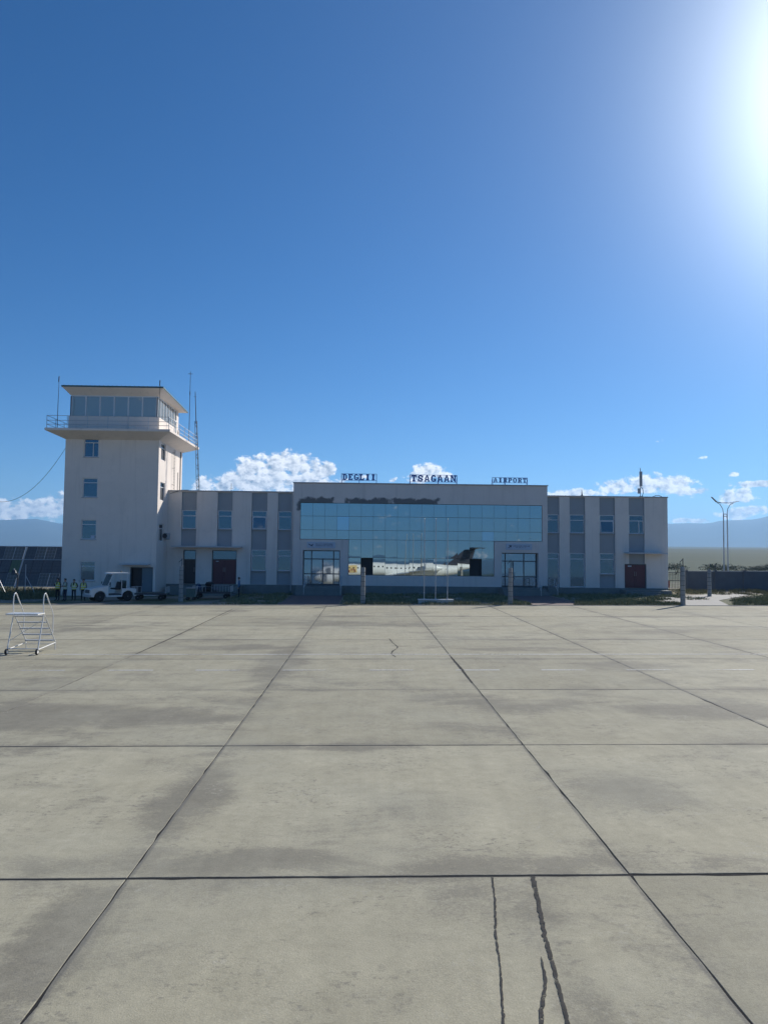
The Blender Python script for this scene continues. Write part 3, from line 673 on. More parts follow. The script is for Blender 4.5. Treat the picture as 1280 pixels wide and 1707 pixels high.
# signs on the roof -------------------------------------------------
FONT = {
'D': ["#######..", "########.", ".###..###", ".###..###", ".###..###", ".###..###", ".###..###", ".###..###", "########.", "#######.."],
'E': ["#########", "#########", ".###...##", ".###.#...", ".#####...", ".#####...", ".###.#...", ".###...##", "#########", "#########"],
'G': ["..#####..", ".#######.", "###...##.", "###......", "###......", "###.#####", "###.#####", "###...###", ".########", "..#####.#"],
'L': ["######...", "######...", ".###.....", ".###.....", ".###.....", ".###.....", ".###...##", ".###...##", "#########", "#########"],
'I': ["######", "######", ".####.", ".####.", ".####.", ".####.", ".####.", ".####.", "######", "######"],
'T': ["#########", "#########", "##.###.##", "#..###..#", "...###...", "...###...", "...###...", "...###...", "..#####..", "..#####.."],
'S': ["..#####.#", ".########", "###...###", "####...##", ".######..", "..######.", "##...####", "###...###", "########.", "#.#####.."],
'A': ["...###...", "...###...", "..#####..", "..##.##..", ".###.###.", ".##...##.", ".#######.", ".#######.", "###...###", "###...###"],
'N': ["####..####", "#####.####", ".####..##.", ".#####.##.", ".##.##.##.", ".##.#####.", ".##..####.", ".##..####.", "####..###.", "####...##."],
'R': ["########.", "#########", ".###..###", ".###..###", ".#######.", ".######..", ".###.###.", ".###.###.", "#####.###", "#####.###"],
'P': ["########.", "#########", ".###..###", ".###..###", ".########", ".#######.", ".###.....", ".###.....", "#####....", "#####...."],
'O': ["..#####..", ".#######.", "###...###", "###...###", "###...###", "###...###", "###...###", "###...###", ".#######.", "..#####.."]}
def roof_sign(text, x0, x1, z0, z1, zl0, zl1, label, posts, lm='sign_blue'):
    s = thing('roof_sign', label, 'sign', (x0, FY + .6, CZ + .1), group='lettered signs on the terminal roof', world=True); y = FY + .6
    mb = MB()
    for x in posts: mb.box(x - .03, x + .03, y + .06, y + .12, z0, z1)
    mb.box(x0, x1, y + .055, y + .085, z1 - .03, z1 + .005); mb.box(x0, x1, y + .055, y + .085, zl0 - .05, zl0 - .015)
    for x in posts: mb.tube([(x, y + .1, z1 - .1), (x, y + 1.0, z0)], .02, 5)
    mb.build('frame', 'sign_blue', s)
    n = len(text); slot = (x1 - x0 - .14) / n
    for k, ch in enumerate(text):
        g = FONT[ch]; cw = len(g[0]); lw = slot * .80 * cw / 9 if ch != 'I' else slot * .52
        cx = x0 + .07 + slot * (k + .5); px = lw / cw; pz = (zl1 - zl0) / 10; lt = MB()
        for r_, row in enumerate(g):
            c = 0
            while c < cw:
                if row[c] == '#':
                    e = c
                    while e < cw and row[e] == '#': e += 1
                    lt.box(cx - lw / 2 + px * c, cx - lw / 2 + px * e, y, y + .05, zl1 - pz * (r_ + 1), zl1 - pz * r_); c = e
                else: c += 1
        lt.build('letter', lm, s)
roof_sign('DEGLII', -2.40, 1.00, CZ + .1, 11.42, 10.80, 11.37, 'blue roof sign with slab letters reading DEGLII, nearest the tower', (-2.37, -.68, .97))
roof_sign('TSAGAAN', 4.16, 8.72, CZ + .1, 11.40, 10.74, 11.36, 'blue roof sign with slab letters reading TSAGAAN, middle of three', (4.19, 6.9, 8.69))
roof_sign('AIRPORT', 12.10, 15.52, CZ + .1, 11.24, 10.76, 11.19, 'smaller blue roof sign with slab letters, backlight painted in as paler blue, reading AIRPORT', (12.13, 13.35, 15.49), 'sign_blue_backlit')
# boards over the entrances
def board(x0, x1, z0, z1, bird_, lines, label):
    s = thing('entrance_sign', label, 'sign', (x0, FY, z0), group='name boards over the entrances', world=True)
    MB().box(x0, x1, FY - .09, FY - .003, z0, z1).build('board', 'sign_board', s)
    y = FY - .096; h = z1 - z0; cx = x0 + .38; cz = (z0 + z1) / 2
    b = MB()
    for pts in bird_: b.hexa([(cx + p[0], y + .005, cz + p[1]) for p in pts], [(cx + p[0], y, cz + p[1]) for p in pts])
    b.build('bird_emblem', 'sign_text', s)
    rr = random.Random(int(x0 * 10))
    for zc, hh, a, e in lines:
        t = MB(); x = a
        while x < e - .05:
            wd = rr.uniform(.045, .07)
            if rr.random() < .13: x += .06; continue
            k = rr.randrange(4)
            t.box(x, x + .016, y, y + .005, zc - hh / 2, zc + hh / 2)
            if k != 3: t.box(x + .017, x + wd, y, y + .005, zc + hh / 2 - .018, zc + hh / 2)
            if k in (0, 2): t.box(x + .017, x + wd, y, y + .005, zc - .008, zc + .010)
            if k in (1, 2): t.box(x + .017, x + wd, y, y + .005, zc - hh / 2, zc - hh / 2 + .018)
            if k in (0, 3): t.box(x + wd - .012, x + wd, y, y + .005, zc - hh / 2 + .002, zc + hh / 2 - .02)
            x += wd + .025
        t.build('lettering', 'sign_text', s)
gull = [[(-.28, .10), (-.20, .12), (.02, .0), (-.06, -.06)], [(-.06, -.06), (.02, .0), (.22, .12), (.24, .08), (.08, -.06)], [(-.02, -.07), (.08, -.06), (.20, -.04), (.16, -.12), (.06, -.12)]]
board(-5.52, -2.85, 4.25, 4.83, gull, ((4.62, .11, -4.72, -3.05), (4.47, .10, -4.72, -3.05)), 'pale entrance board with dark bird emblem and two text lines, near the tower')
gull2 = [[(-.22, -.12), (-.10, -.10), (.06, .02), (-.02, .04)], [(-.02, .04), (.06, .02), (.20, .12), (.02, .14), (-.16, .14)], [(.0, -.06), (.12, -.04), (.14, .05), (.05, .02)]]
board(13.31, 15.77, 4.28, 4.86, gull2, ((4.64, .09, 14.0, 15.6), (4.52, .07, 14.25, 15.25)), 'grey entrance board with bird emblem over the doors farther from the tower')

# roof aerials and small roof things ---------------------------------
t = thing('panel_antenna', 'tall slim panel antenna with equipment box on far wing roof', 'antenna', (26.55, 71.9, RZ + .09), world=True)
MB().tube([(26.55, 71.9, RZ + .09), (26.55, 71.9, 12.35)], .04, 8).build('pole', 'galv', t)
MB().box(26.43, 26.68, 71.7, 71.84, 10.55, 12.0).build('antenna_panel', 'paint_lgrey', t)
MB().box(26.25, 26.50, 71.65, 71.85, 9.85, 10.35).build('equipment_box', 'paint_lgrey', t)
MB().tube([(26.6, 71.8, 10.5), (26.75, 71.8, 10.3), (26.78, 71.8, 9.9), (26.7, 71.8, 9.62), (26.6, 71.8, 9.58)], .03, 6).build('cable', 'dark_steel', t)
MB().box(26.4, 26.75, 71.75, 72.05, RZ + .09, RZ + .16).build('base_plate', 'dark_steel', t)
t = thing('whip_antenna', 'short dark aerial with small cone on the far wing roof', 'antenna', (20.76, 71.6, RZ + .09), world=True)
MB().tube([(20.76, 71.6, RZ + .09), (20.76, 71.6, 9.72), (20.74, 71.6, 10.2)], [.10, .06, .012], 8).build('aerial', 'dark_steel', t)
MB().box(20.6, 20.92, 71.5, 71.7, RZ + .09, RZ + .14).build('base', 'dark_steel', t)
tag(MB().tube([(27.6, 71.5, RZ + .10), (27.9, 71.5, RZ + .22), (28.2, 71.5, RZ + .24), (28.5, 71.5, RZ + .10)], .03, 6).build('roof_cable', 'dark_steel'), 'loop of dark cable lying on the far wing roof edge', 'cable')
t = thing('whip_antenna', 'small forked aerial on the wing roof beside the tower', 'antenna', (-12.9, 71.9, LZ + .09), world=True)
MB().tube([(-12.9, 71.9, LZ + .09), (-12.9, 71.9, 10.35)], .02, 6).tube([(-13.05, 71.9, 9.85), (-12.75, 71.9, 9.85)], .012, 5).build('aerial', 'dark_steel', t)
tag(MB().tube([(-18.5, 71.15, 9.25), (-17.9, 71.15, 9.45), (-17.5, 71.2, 9.60), (-16.8, 71.3, 9.62)], .025, 6).build('roof_cable', 'dark_steel'), 'bundle of cables leaving the tower over the wing roof', 'cable')

# ------------------------------------------------------------------ control tower
TX0, TX1, TY0, TY1 = -27.05, -18.70, 67.7, 76.3
tw = thing('control_tower', 'square cream control tower with glazed cab and railed balcony', 'tower', ((TX0 + TX1) / 2, 72, 0), world=True)
wins = [(12.2, 13.92), (8.57, 10.3), (4.80, 6.55), (1.12, 2.82)]; wx0, wx1 = -25.41, -24.09
swin = [(12.15, 13.70), (8.45, 10.1), (4.70, 6.30)]; sy0, sy1 = 68.45, 70.0
hole = [(wx0, wx1, a, b) for a, b in wins] + [(-20.98, -18.95, -.1, 2.36)]
mb = wall(MB(), TX0, TX1, -.6, 14.3, hole, TY0, TY0 + .35)
wall(mb, TY0 + .352, TY1, -.6, 14.3, [(sy0, sy1, a, b) for a, b in swin], TX1, TX1 - .35, swap=True)
mb.box(TX0, TX0 + .35, TY0 + .352, TY1, -.6, 14.3); mb.box(TX0 + .352, TX1 - .352, TY1 - .35, TY1, -.6, 14.3)
mb.build('wall', 'plaster_tower', tw)
MB().box(TX0 + .36, TX1 - .36, TY0 + 1.2, TY1 - .4, -.5, 14.2).build('inner_core', 'interior', tw)
for k, (a, b) in enumerate(wins):
    tr = b - .42
    window(tw, wx0, wx1, a, b, TY0 + .10, [(wx0 + .82, a, tr)] if k == 0 else [], (tr,))
    MB().box(wx0 - .06, wx1 + .06, TY0 - .06, TY0 + .09, a - .06, a - .003).build('sill', 'coping', tw)
MB().box(wx0 + .85, wx0 + 1.2, TY0 + .05, TY0 + .12, 4.9, 5.15).build('notice', 'sign_board', tw)
for a, b in swin: window(tw, sy0, sy1, a, b, TX1 - .10, [((sy0 + sy1) / 2, a, b - .42)], (b - .42,), swap=True, sgn=-1)
# street door with a small canopy
o = MB().box(-20.98, -20.90, TY0 + .12, TY0 + .22, -.1, 2.36).box(-20.90, -18.95, TY0 + .12, TY0 + .22, 2.28, 2.36).box(-19.02, -18.95, TY0 + .12, TY0 + .22, -.1, 2.28).build('door', 'dark_frame', tw)
MB().box(-20.90, -19.95, TY0 + .5, TY0 + .55, -.1, 2.28).build('door_leaf', 'dark_door', o)
MB().box(-19.94, -19.03, TY0 + .14, TY0 + .2, -.1, 2.28).build('door_leaf', 'blue_door', o)
MB().tube([(-19.85, TY0 + .14, .95), (-19.85, TY0 + .06, .97), (-19.85, TY0 + .06, 1.2), (-19.85, TY0 + .14, 1.22)], .015, 6).build('handle', 'steel', o)
MB().box(-21.7, -19.2, TY0 - .9, TY0, 2.56, 2.66).build('door_canopy', 'canopy', tw)
# balcony: slab on a tapered corbel
BX0, BX1, BY0, BY1 = -28.2, -17.3, 65.9, 77.5
mb = MB(); mb.hexa([(TX0, TY0, 13.78), (TX1, TY0, 13.78), (TX1, TY1, 13.78), (TX0, TY1, 13.78)][::1], [(BX0, BY0, 14.32), (BX1, BY0, 14.32), (BX1, BY1, 14.32), (BX0, BY1, 14.32)])
mb.v = [(x, y, z) for x, y, z in mb.v]; mb.hexa([(BX0, BY0, 14.321), (BX1, BY0, 14.321), (BX1, BY1, 14.321), (BX0, BY1, 14.321)], [(BX0, BY0, 14.52), (BX1, BY0, 14.52), (BX1, BY1, 14.52), (BX0, BY1, 14.52)])
mb.build('balcony', 'plaster_tower', tw)
rail = MB(); q = .13; c4 = [(BX0 + q, BY0 + q), (BX1 - q, BY0 + q), (BX1 - q, BY1 - q), (BX0 + q, BY1 - q)]
for z in (14.85, 15.2, 15.62): rail.tube([(x, y, z) for x, y in c4], .022, 6, closed=True)
for k in range(4):
    (x0, y0), (x1, y1) = c4[k], c4[(k + 1) % 4]; n = 6
    for i in range(n): rail.tube([(x0 + (x1 - x0) * i / n, y0 + (y1 - y0) * i / n, 14.52), (x0 + (x1 - x0) * i / n, y0 + (y1 - y0) * i / n, 15.64)], .025, 6)
rail.build('railing', 'steel', tw)
# cab
KX0, KX1, KY0, KY1, KG0, KG1 = -26.75, -18.95, 67.8, 75.3, 15.93, 17.72
mb = MB(); mb.box(KX0 - .12, KX1 + .12, KY0 - .1, KY0 + .2, 14.52, KG0); mb.box(KX0 - .12, KX0 + .2, KY0 + .202, KY1, 14.52, KG0); mb.box(KX0 + .202, KX1 + .12, KY1 - .2, KY1, 14.52, KG0); mb.box(KX1 - .2, KX1 + .12, KY0 + .202, KY1 - 1.6, 14.52, KG0)
mb.build('cab_parapet', 'plaster_tower', tw)
MB().box(KX0 + .2, KX1 - .2, KY0 + .2, KY1 - .2, 14.52, 14.56).build('cab_floor', 'interior', tw)
ds = MB().box(KX0 + .4, KX1 - .6, KY0 + .4, KY0 + 1.1, 14.57, 15.6); ds.box(-25.6, -24.9, KY0 + .6, KY0 + .7, 15.6, 16.1); ds.box(-21.9, -21.1, KY0 + .6, KY0 + .7, 15.6, 16.05); ds.build('control_desk', 'paint_lgrey', tw)
def cab_side(a, b, y, n, swap, sgn, z0=KG0):
    step = (b - a) / n
    o = MB()
    for k in range(n + 1): tbox(o, swap, a + step * k - .05, a + step * k + .05, y, y + sgn * .1, z0, KG1)
    tbox(o, swap, a - .05, b + .05, y - sgn * .003, y + sgn * .097, KG1 - .0, KG1 + .09); tbox(o, swap, a - .05, b + .05, y - sgn * .02, y + sgn * .11, z0 - .06, z0 - .003)
    o = o.build('cab_window', 'white_frame', tw)
    for k in range(n): p = MB(); tbox(p, swap, a + step * k + .05, a + step * (k + 1) - .05, y + sgn * .03, y + sgn * .05, z0, KG1); p.build('pane', 'cab_glass', o)
cab_side(KX0 + .1, KX1 - .1, KY0, 6, False, 1); cab_side(KY0 + .15, KY1 - 1.65, KX1, 6, True, -1)
cab_side(KX0 + .1, KX1 - .1, KY1, 6, False, -1); cab_side(KY0 + .15, KY1 - .15, KX0, 6, True, 1)
window(tw, KY1 - 1.55, KY1 - .75, 14.56, KG1 + .05, KX1 + .02, (), (16.7, 15.6), swap=True, sgn=-1, name='cab_door', gl='cab_glass')
MB().box(KX1 - .1, KX1 + .02, KY1 - .74, KY1, 14.52, KG1 + .08).build('cab_wall', 'plaster_tower', tw)
MB().box(KX0 - .02, KX0 + .08, KY0 - .02, KY0 + .08, KG0, KG1).box(KX1 - .08, KX1 + .02, KY0 - .02, KY0 + .08, KG0, KG1).build('corner_post', 'dark_frame', tw)
RX0, RX1, RY0, RY1 = -27.2, -18.25, 66.85, 76.2
zf, zb = 18.42, 17.92
mb = MB(); mb.hexa([(KX0 - .02, KY0 - .02, KG1 + .09), (KX1 + .02, KY0 - .02, KG1 + .09), (KX1 + .02, KY1 + .02, KG1 + .09), (KX0 - .02, KY1 + .02, KG1 + .09)], [(RX0, RY0, zf - .05), (RX1, RY0, zf - .05), (RX1, RY1, zb - .05), (RX0, RY1, zb - .05)])
o = mb.build('roof', 'plaster_tower', tw)
MB().hexa([(RX0 - .04, RY0 - .04, zf - .047), (RX1 + .04, RY0 - .04, zf - .047), (RX1 + .04, RY1 + .04, zb - .047), (RX0 - .04, RY1 + .04, zb - .047)], [(RX0 - .04, RY0 - .04, zf + .09), (RX1 + .04, RY0 - .04, zf + .09), (RX1 + .04, RY1 + .04, zb + .09), (RX0 - .04, RY1 + .04, zb + .09)]).build('roof_sheet', 'roof_green', o)
rb = MB()
for k in range(23): x = RX0 + .2 + k * (RX1 - RX0 - .4) / 22; rb.hexa([(x - .03, RY0 - .03, zf + .09), (x + .03, RY0 - .03, zf + .09), (x + .03, RY1, zb + .09), (x - .03, RY1, zb + .09)], [(x - .02, RY0 - .03, zf + .13), (x + .02, RY0 - .03, zf + .13), (x + .02, RY1, zb + .13), (x - .02, RY1, zb + .13)])
rb.build('roof_seam', 'roof_green', o)
# ladder and pipes on the lit side wall
ld = MB()
for y in (72.35, 72.75): ld.tube([(TX1 + .18, y, 9.7), (TX1 + .18, y, 13.6)], .018, 6)
for k in range(13): ld.tube([(TX1 + .18, 72.35, 9.85 + .29 * k), (TX1 + .18, 72.75, 9.85 + .29 * k)], .012, 5)
for z in (10.2, 11.8, 13.3):
    for y in (72.35, 72.75): ld.tube([(TX1, y, z), (TX1 + .18, y, z)], .012, 5)
ld.build('ladder', 'dark_steel', tw)
MB().tube([(TX1 + .06, 75.4, 9.5), (TX1 + .06, 75.4, 13.75)], .04, 8).build('downpipe', 'dark_steel', tw)
MB().tube([(TX1 + .05, 74.5, 9.5), (TX1 + .05, 74.5, 11.6)], .025, 8).build('conduit', 'dark_steel', tw)
# things on the tower
t = thing('air_conditioner', 'small outdoor air conditioner on the tower wall above the wing canopy', 'air conditioner', (TX1 + .05, 70.35, 4.9), world=True)
MB().box(TX1 + .06, TX1 + .38, 69.95, 70.75, 4.95, 5.5).build('casing', 'paint_lgrey', t)
MB().lathe([(0, .22), (.02, .22)], (TX1 + .12, 69.95, 5.22), (0, -1, 0), 20).build('fan_grille', 'dark_steel', t)
MB().tube([(TX1, 70.05, 4.93), (TX1 + .38, 70.05, 4.93)], .02, 6).tube([(TX1, 70.65, 4.93), (TX1 + .38, 70.65, 4.93)], .02, 6).build('bracket', 'dark_steel', t)
def whip(x, y, z0, z1, label, r=.03):
    t = thing('whip_antenna', label, 'antenna', (x, y, z0), group='aerials round the tower cab', world=True)
    MB().tube([(x, y, z0), (x, y, z0 + (z1 - z0) * .45), (x + .03, y, z1)], [r, r * .8, r * .5], 6).build('mast', 'dark_steel', t)
    MB().tube([(x, y, z1 - .5), (x + .02, y, z1)], r * 1.4, 6).build('tip', 'dark_steel', t)
whip(-27.15, BY0 + .12, 14.52, 19.1, 'dark whip aerial clamped to the balcony rail corner farthest from the terminal')
whip(-18.52, RY0 - .12, 14.52, 19.05, 'dark whip aerial standing in front of the cab corner')
t = thing('radio_mast', 'tall thin aerial with crossed top rising behind the tower cab', 'antenna', (-18.3, 77.2, 14.52), world=True)
MB().tube([(-18.3, 77.2, 14.52), (-18.3, 77.2, 22.4)], [.04, .022], 6).build('mast', 'dark_steel', t)
MB().tube([(-18.55, 77.2, 22.15), (-18.05, 77.2, 22.15)], .02, 5).tube([(-18.3, 76.95, 22.15), (-18.3, 77.45, 22.15)], .02, 5).tube([(-18.3, 77.2, 19.9), (-18.3, 77.2, 20.3)], .05, 6).build('crossed_elements', 'dark_steel', t)
t = thing('lattice_mast', 'slender lattice mast standing on the wing roof beside the tower', 'antenna', (-16.3, 73, LZ), world=True)
mb = MB(); h0, h1 = LZ + .09, 19.2; tri = [(0, .16), (.14, -.08), (-.14, -.08)]
def lp(k, z): sft = (z - h0) / (h1 - h0); s_ = 1 - .35 * sft; return (-16.28 - .52 * sft + tri[k][0] * s_, 73 + tri[k][1] * s_, z)
for k in range(3): mb.tube([lp(k, h0), lp(k, 16.5)], .025, 5)
nz = 20
for i in range(nz):
    z0, z1 = h0 + (16.5 - h0) * i / nz, h0 + (16.5 - h0) * (i + 1) / nz
    for k in range(3): mb.tube([lp(k, z0), lp((k + 1 + i) % 3, z1)], .012, 4)
mb.build('lattice', 'dark_steel', t)
MB().tube([(-16.64, 73, 16.3), (-16.80, 73, 19.4)], [.045, .03], 6).tube([(-16.9, 73, 18.9), (-16.7, 73, 18.9)], .02, 5).build('mast_tip', 'dark_steel', t)
cab_pts = []
for k in range(25):
    u = k / 24; cab_pts.append((-27.05 - 9.5 * u, 68 + 6 * u, 13.2 - 4.6 * u - 3.2 * (4 * u * (1 - u)) * .55))
tag(MB().tube(cab_pts, .018, 5).build('overhead_wire', 'dark_steel'), 'thin wire sagging from the tower wall towards the solar panels', 'wire')

# ------------------------------------------------------------------ solar tables beside the tower
mod = MB().box(-.485, .485, -.02, .02, -.74, .74, 0)
for u in (-.16, .16): mod.box(u - .006, u + .006, -.0235, -.0205, -.72, .72, 1)
for v in (-.37, 0, .37): mod.box(-.475, .475, -.023, -.021, v - .005, v + .005, 1)
for q in ((-.49, -.47, -.75, .75), (.47, .49, -.75, .75), (-.468, .468, -.75, -.73), (-.468, .468, .73, .75)): mod.box(q[0], q[1], -.028, .022, q[2], q[3], 1)
mo = mod.build('solar_module', ['solar_cell', 'dark_steel']); module = mo.data; bpy.data.objects.remove(mo)
mo = mod.build('solar_module', ['solar_brown', 'galv']); module_b = mo.data; bpy.data.objects.remove(mo)
mo = mod.build('solar_module', ['solar_green_reflection', 'dark_steel']); module_g = mo.data; bpy.data.objects.remove(mo)
def solar(x0, ncol, label, green=()):
    tl = R(60); L = 1.52; y0, z0 = 75.75, -.12
    t = thing('solar_table', label, 'solar panel', (x0 + ncol * .5, y0, gz(x0)), group='solar tables beside the tower', world=True)
    P = lambda s, n=0: (y0 + math.cos(tl) * s + math.sin(tl) * n, z0 + math.sin(tl) * s - math.cos(tl) * n)
    for r in range(3):
        for c in range(ncol):
            y, z = P(.3 + L * (r + .5))
            o = place('solar_module', module_g if (r, c) in green else module_b if (r * 5 + c * 3 + ncol) % 7 in (0, 3) else module, t, (x0 + .5 + c, y, z), (-(math.pi / 2 - tl), 0, 0))
    fr = MB()
    for s in (.3, .3 + L * 2, .32 + L * 3): y, z = P(s, -.04); fr.tube([(x0 - .1, y, z), (x0 + ncol + .1, y, z)], .045, 6)
    for x in (x0 - .06, x0 + ncol + .06): a, b = P(.1, -.03), P(.35 + L * 3, -.03); fr.tube([(x, *a), (x, *b)], .05, 6)
    fr.build('edge_frame', 'galv', t)
    n = max(2, ncol // 3 + 1)
    for k in range(n):
        x = x0 + .6 + (ncol - 1.2) * k / (n - 1); a, b = P(3.8, .08), P(.9, .08)
        MB().tube([(x, a[0] + .3, -.6), (x, a[0], a[1])], .06, 6).tube([(x, b[0], -.6), (x, b[0], b[1])], .06, 6).build('post', 'dark_steel', t)
solar(-40.9, 6, 'solar table with a green reflection painted on one module, farther from the tower', {(1, 5), })
solar(-34.72, 8, 'solar table of dark modules right against the tower')
def strut_post(x, y, h, label, dx):
    t = thing('fence_post', label, 'post', (x, y, gz(x)), group='thin stayed posts before the solar tables')
    MB().tube([(0, 0, -.1), (0, 0, h)], .035, 6).build('upright', 'galv', t)
    MB().tube([(dx, -.3, -.05), (0, 0, h * .62)], .028, 6).build('stay', 'galv', t)
strut_post(-34.0, 70.5, 2.6, 'thin pale stayed post at the far end of the solar tables', 1.0)
strut_post(-31.2, 70.0, 2.7, 'thin pale stayed post in front of the gap between solar tables', 1.1)
t = thing('floodlight', 'small dark floodlight on a post before the solar tables', 'lamp', (-32.2, 70.6, gz(-32)))
MB().tube([(0, 0, -.1), (0, 0, 1.9)], .07, 8).build('post', 'dark_steel', t)
MB().box(-.55, .05, -.2, .12, 1.75, 1.85).build('tray', 'dark_steel', t)
MB().hexa([(-.5, -.2, 1.88), (-.1, -.2, 1.88), (-.1, .1, 1.88), (-.5, .1, 1.88)], [(-.42, -.12, 2.15), (-.2, -.12, 2.15), (-.2, .06, 2.15), (-.42, .06, 2.15)]).build('lamp_head', 'dark_steel', t)
MB().tube([(-.3, -.05, 2.15), (-.3, -.05, 2.3)], .05, 8).build('sensor', 'paint_white', t)

# ------------------------------------------------------------------ posts, flagpoles, lamp, fence, gate
def conc_post(x, y, h, label, arm):
    t = thing('concrete_post', label, 'post', (x, y, gz(x)), group='banded concrete posts of the apron edge')
    MB().tube([(0, 0, -.3), (0, 0, h * .5), (0, 0, h - .03), (0, 0, h)], [.185, .17, .155, .13], 16).build('shaft', 'concrete_post', t, smooth='auto')
    k = 0; z = h - .35
    while z > .2:
        MB().tube([(.0, 0, z - .014), (0, 0, z + .014)], .18, 16).build('wire_band', 'dark_steel', t); z -= .34 + .03 * (k % 2); k += 1
    if arm: MB().tube([(.03, 0, h - .4), (.03, 0, h + .62)], .03, 6).tube([(.03, 0, h + .55), (-.22, 0, h + .32)], .025, 6).build('arm', 'dark_steel', t)
    else: MB().tube([(.02, 0, h - .2), (.02, 0, h + .15)], .025, 6).build('arm', 'dark_steel', t)
conc_post(-14.55, 60.0, 2.75, 'banded concrete post with bent arm beside the loaded baggage cart', True)
conc_post(-.16, 57.0, 2.75, 'banded concrete post in front of the dark open window pane', False)
conc_post(10.95, 56.6, 2.75, 'banded concrete post with thin arm before the farther entrance doors', True)
conc_post(23.7, 54.7 + 1.0, 2.9, 'banded concrete post beside the path at the far end of the terminal', True)
conc_post(31.2, 67.6, 2.4, 'shaded concrete post standing before the dark perimeter wall', False)
t = thing('concrete_plinth', 'low white concrete block at the apron edge carrying three poles', 'plinth', (5.4, 57.6, gz(5.4)))
MB().hexa([(-1.36, -.35, -.1), (1.36, -.35, -.1), (1.36, .35, -.1), (-1.36, .35, -.1)], [(-1.3, -.3, .26), (1.3, -.3, .26), (1.3, .3, .26), (-1.3, .3, .26)]).build('block', 'concrete_block', t)
MB().box(-1.36, 1.36, -.36, .36, .263, .33).build('capping', 'paint_white', t)
for x, lb in ((4.52, 'thin steel flagpole nearest the tower on the white block'), (5.39, 'thin steel flagpole in the middle of the white block'), (6.30, 'thin steel flagpole on the white block farthest from the tower')):
    t = thing('flagpole', lb, 'flagpole', (x, 57.6, gz(5.4) + .33), group='flagpoles on the white block')
    MB().tube([(0, 0, 0), (0, 0, 3), (0, 0, 6.1)], [.036, .032, .022], 8).build('pole', 'steel', t)
    MB().tube([(0, 0, 0), (0, 0, .05)], .09, 10).tube([(0, 0, .45), (0, 0, .52)], .05, 8).build('foot_flange', 'galv', t)
    MB().lathe([(0, .01), (.03, .045), (.07, .045), (.1, .01)], (0, 0, 6.1), (0, 0, 1), 10).build('finial', 'galv', t)
lx, ly = 48.45, 100.0
t = thing('street_lamp', 'twin pole street lamp with wide wing shaped arms beyond the wall', 'lamp', (lx, ly, gz(lx)), R(8))
for s in (-1, 1):
    MB().tube([(s * .31, 0, -.2), (s * .27, 0, 9.2)], [.09, .075], 10).build('pole', 'galv', t)
    MB().tube([(s * .27, 0, 9.2), (s * .36, 0, 9.9), (s * .75, 0, 10.5), (s * 1.2, 0, 10.7)], .045, 8).build('curved_arm', 'galv', t)
MB().tube([(-.28, 0, 8.9), (.28, 0, 8.9)], .05, 6).tube([(-.28, 0, 9.2), (.28, 0, 9.2)], .05, 6).build('cross_bar', 'galv', t)
for s, tip in ((-1, 11.45), (1, 10.95)):
    mb = MB(); pr = [(.0, 10.68), (.7, 10.68), (1.3, 10.8), (2.0, tip)]
    for (a, z0), (b, z1) in zip(pr, pr[1:]): mb.hexa([(s * a, -.18, z0), (s * b, -.16, z1), (s * b, .16, z1), (s * a, .18, z0)][::s], [(s * a, -.18, z0 + .09), (s * b, -.14, z1 + .05), (s * b, .14, z1 + .05), (s * a, .18, z0 + .09)][::s])
    o = mb.build('lamp_wing', 'galv', t)
# perimeter wall and gate
t = thing('perimeter_wall', 'long dark grey panel wall beyond the far end of the terminal', 'wall', (45, 79, gz(45)), world=True)
xs = [34.0 + 3.1 * k for k in range(12)]
for a, b in zip(xs, xs[1:]):
    MB().box(a + .14, b - .14, 78.93, 79.03, -.2, 1.98 + gz(a)).build('wall_panel', 'wall_fence', t)
    MB().box(a + .10, b - .10, 78.90, 79.06, 1.985 + gz(a), 2.05 + gz(a)).build('wall_capping', 'coping', t)
for a in xs:
    MB().box(a - .135, a + .135, 78.86, 79.12, -.2, 2.12 + gz(a)).build('pier', 'wall_fence', t)
for a in xs[1::2]:
    MB().tube([(a, 79, 2.1), (a, 79, 3.1)], .035, 6).build('wire_holder', 'dark_steel', t)
t = thing('gate', 'barred metal gate between the terminal corner and the dark wall', 'gate', (32.3, 79, .24), world=True)
mb = MB()
for x in (31.0, 33.6): mb.box(x - .06, x + .06, 78.95, 79.07, 0, 2.25)
for z in (.3, 1.25, 2.1): mb.box(31.06, 33.54, 78.98, 79.04, z - .03, z + .03)
mb.build('gate_frame', 'dark_steel', t)
for k in range(15): MB().tube([(31.2 + .165 * k, 79.01, .33), (31.2 + .165 * k, 79.01, 2.07)], .018, 5).build('bar', 'dark_steel', t)
MB().box(31.5, 32.2, 78.93, 78.96, .5, 1.2).build('notice', 'cloth_red', t)

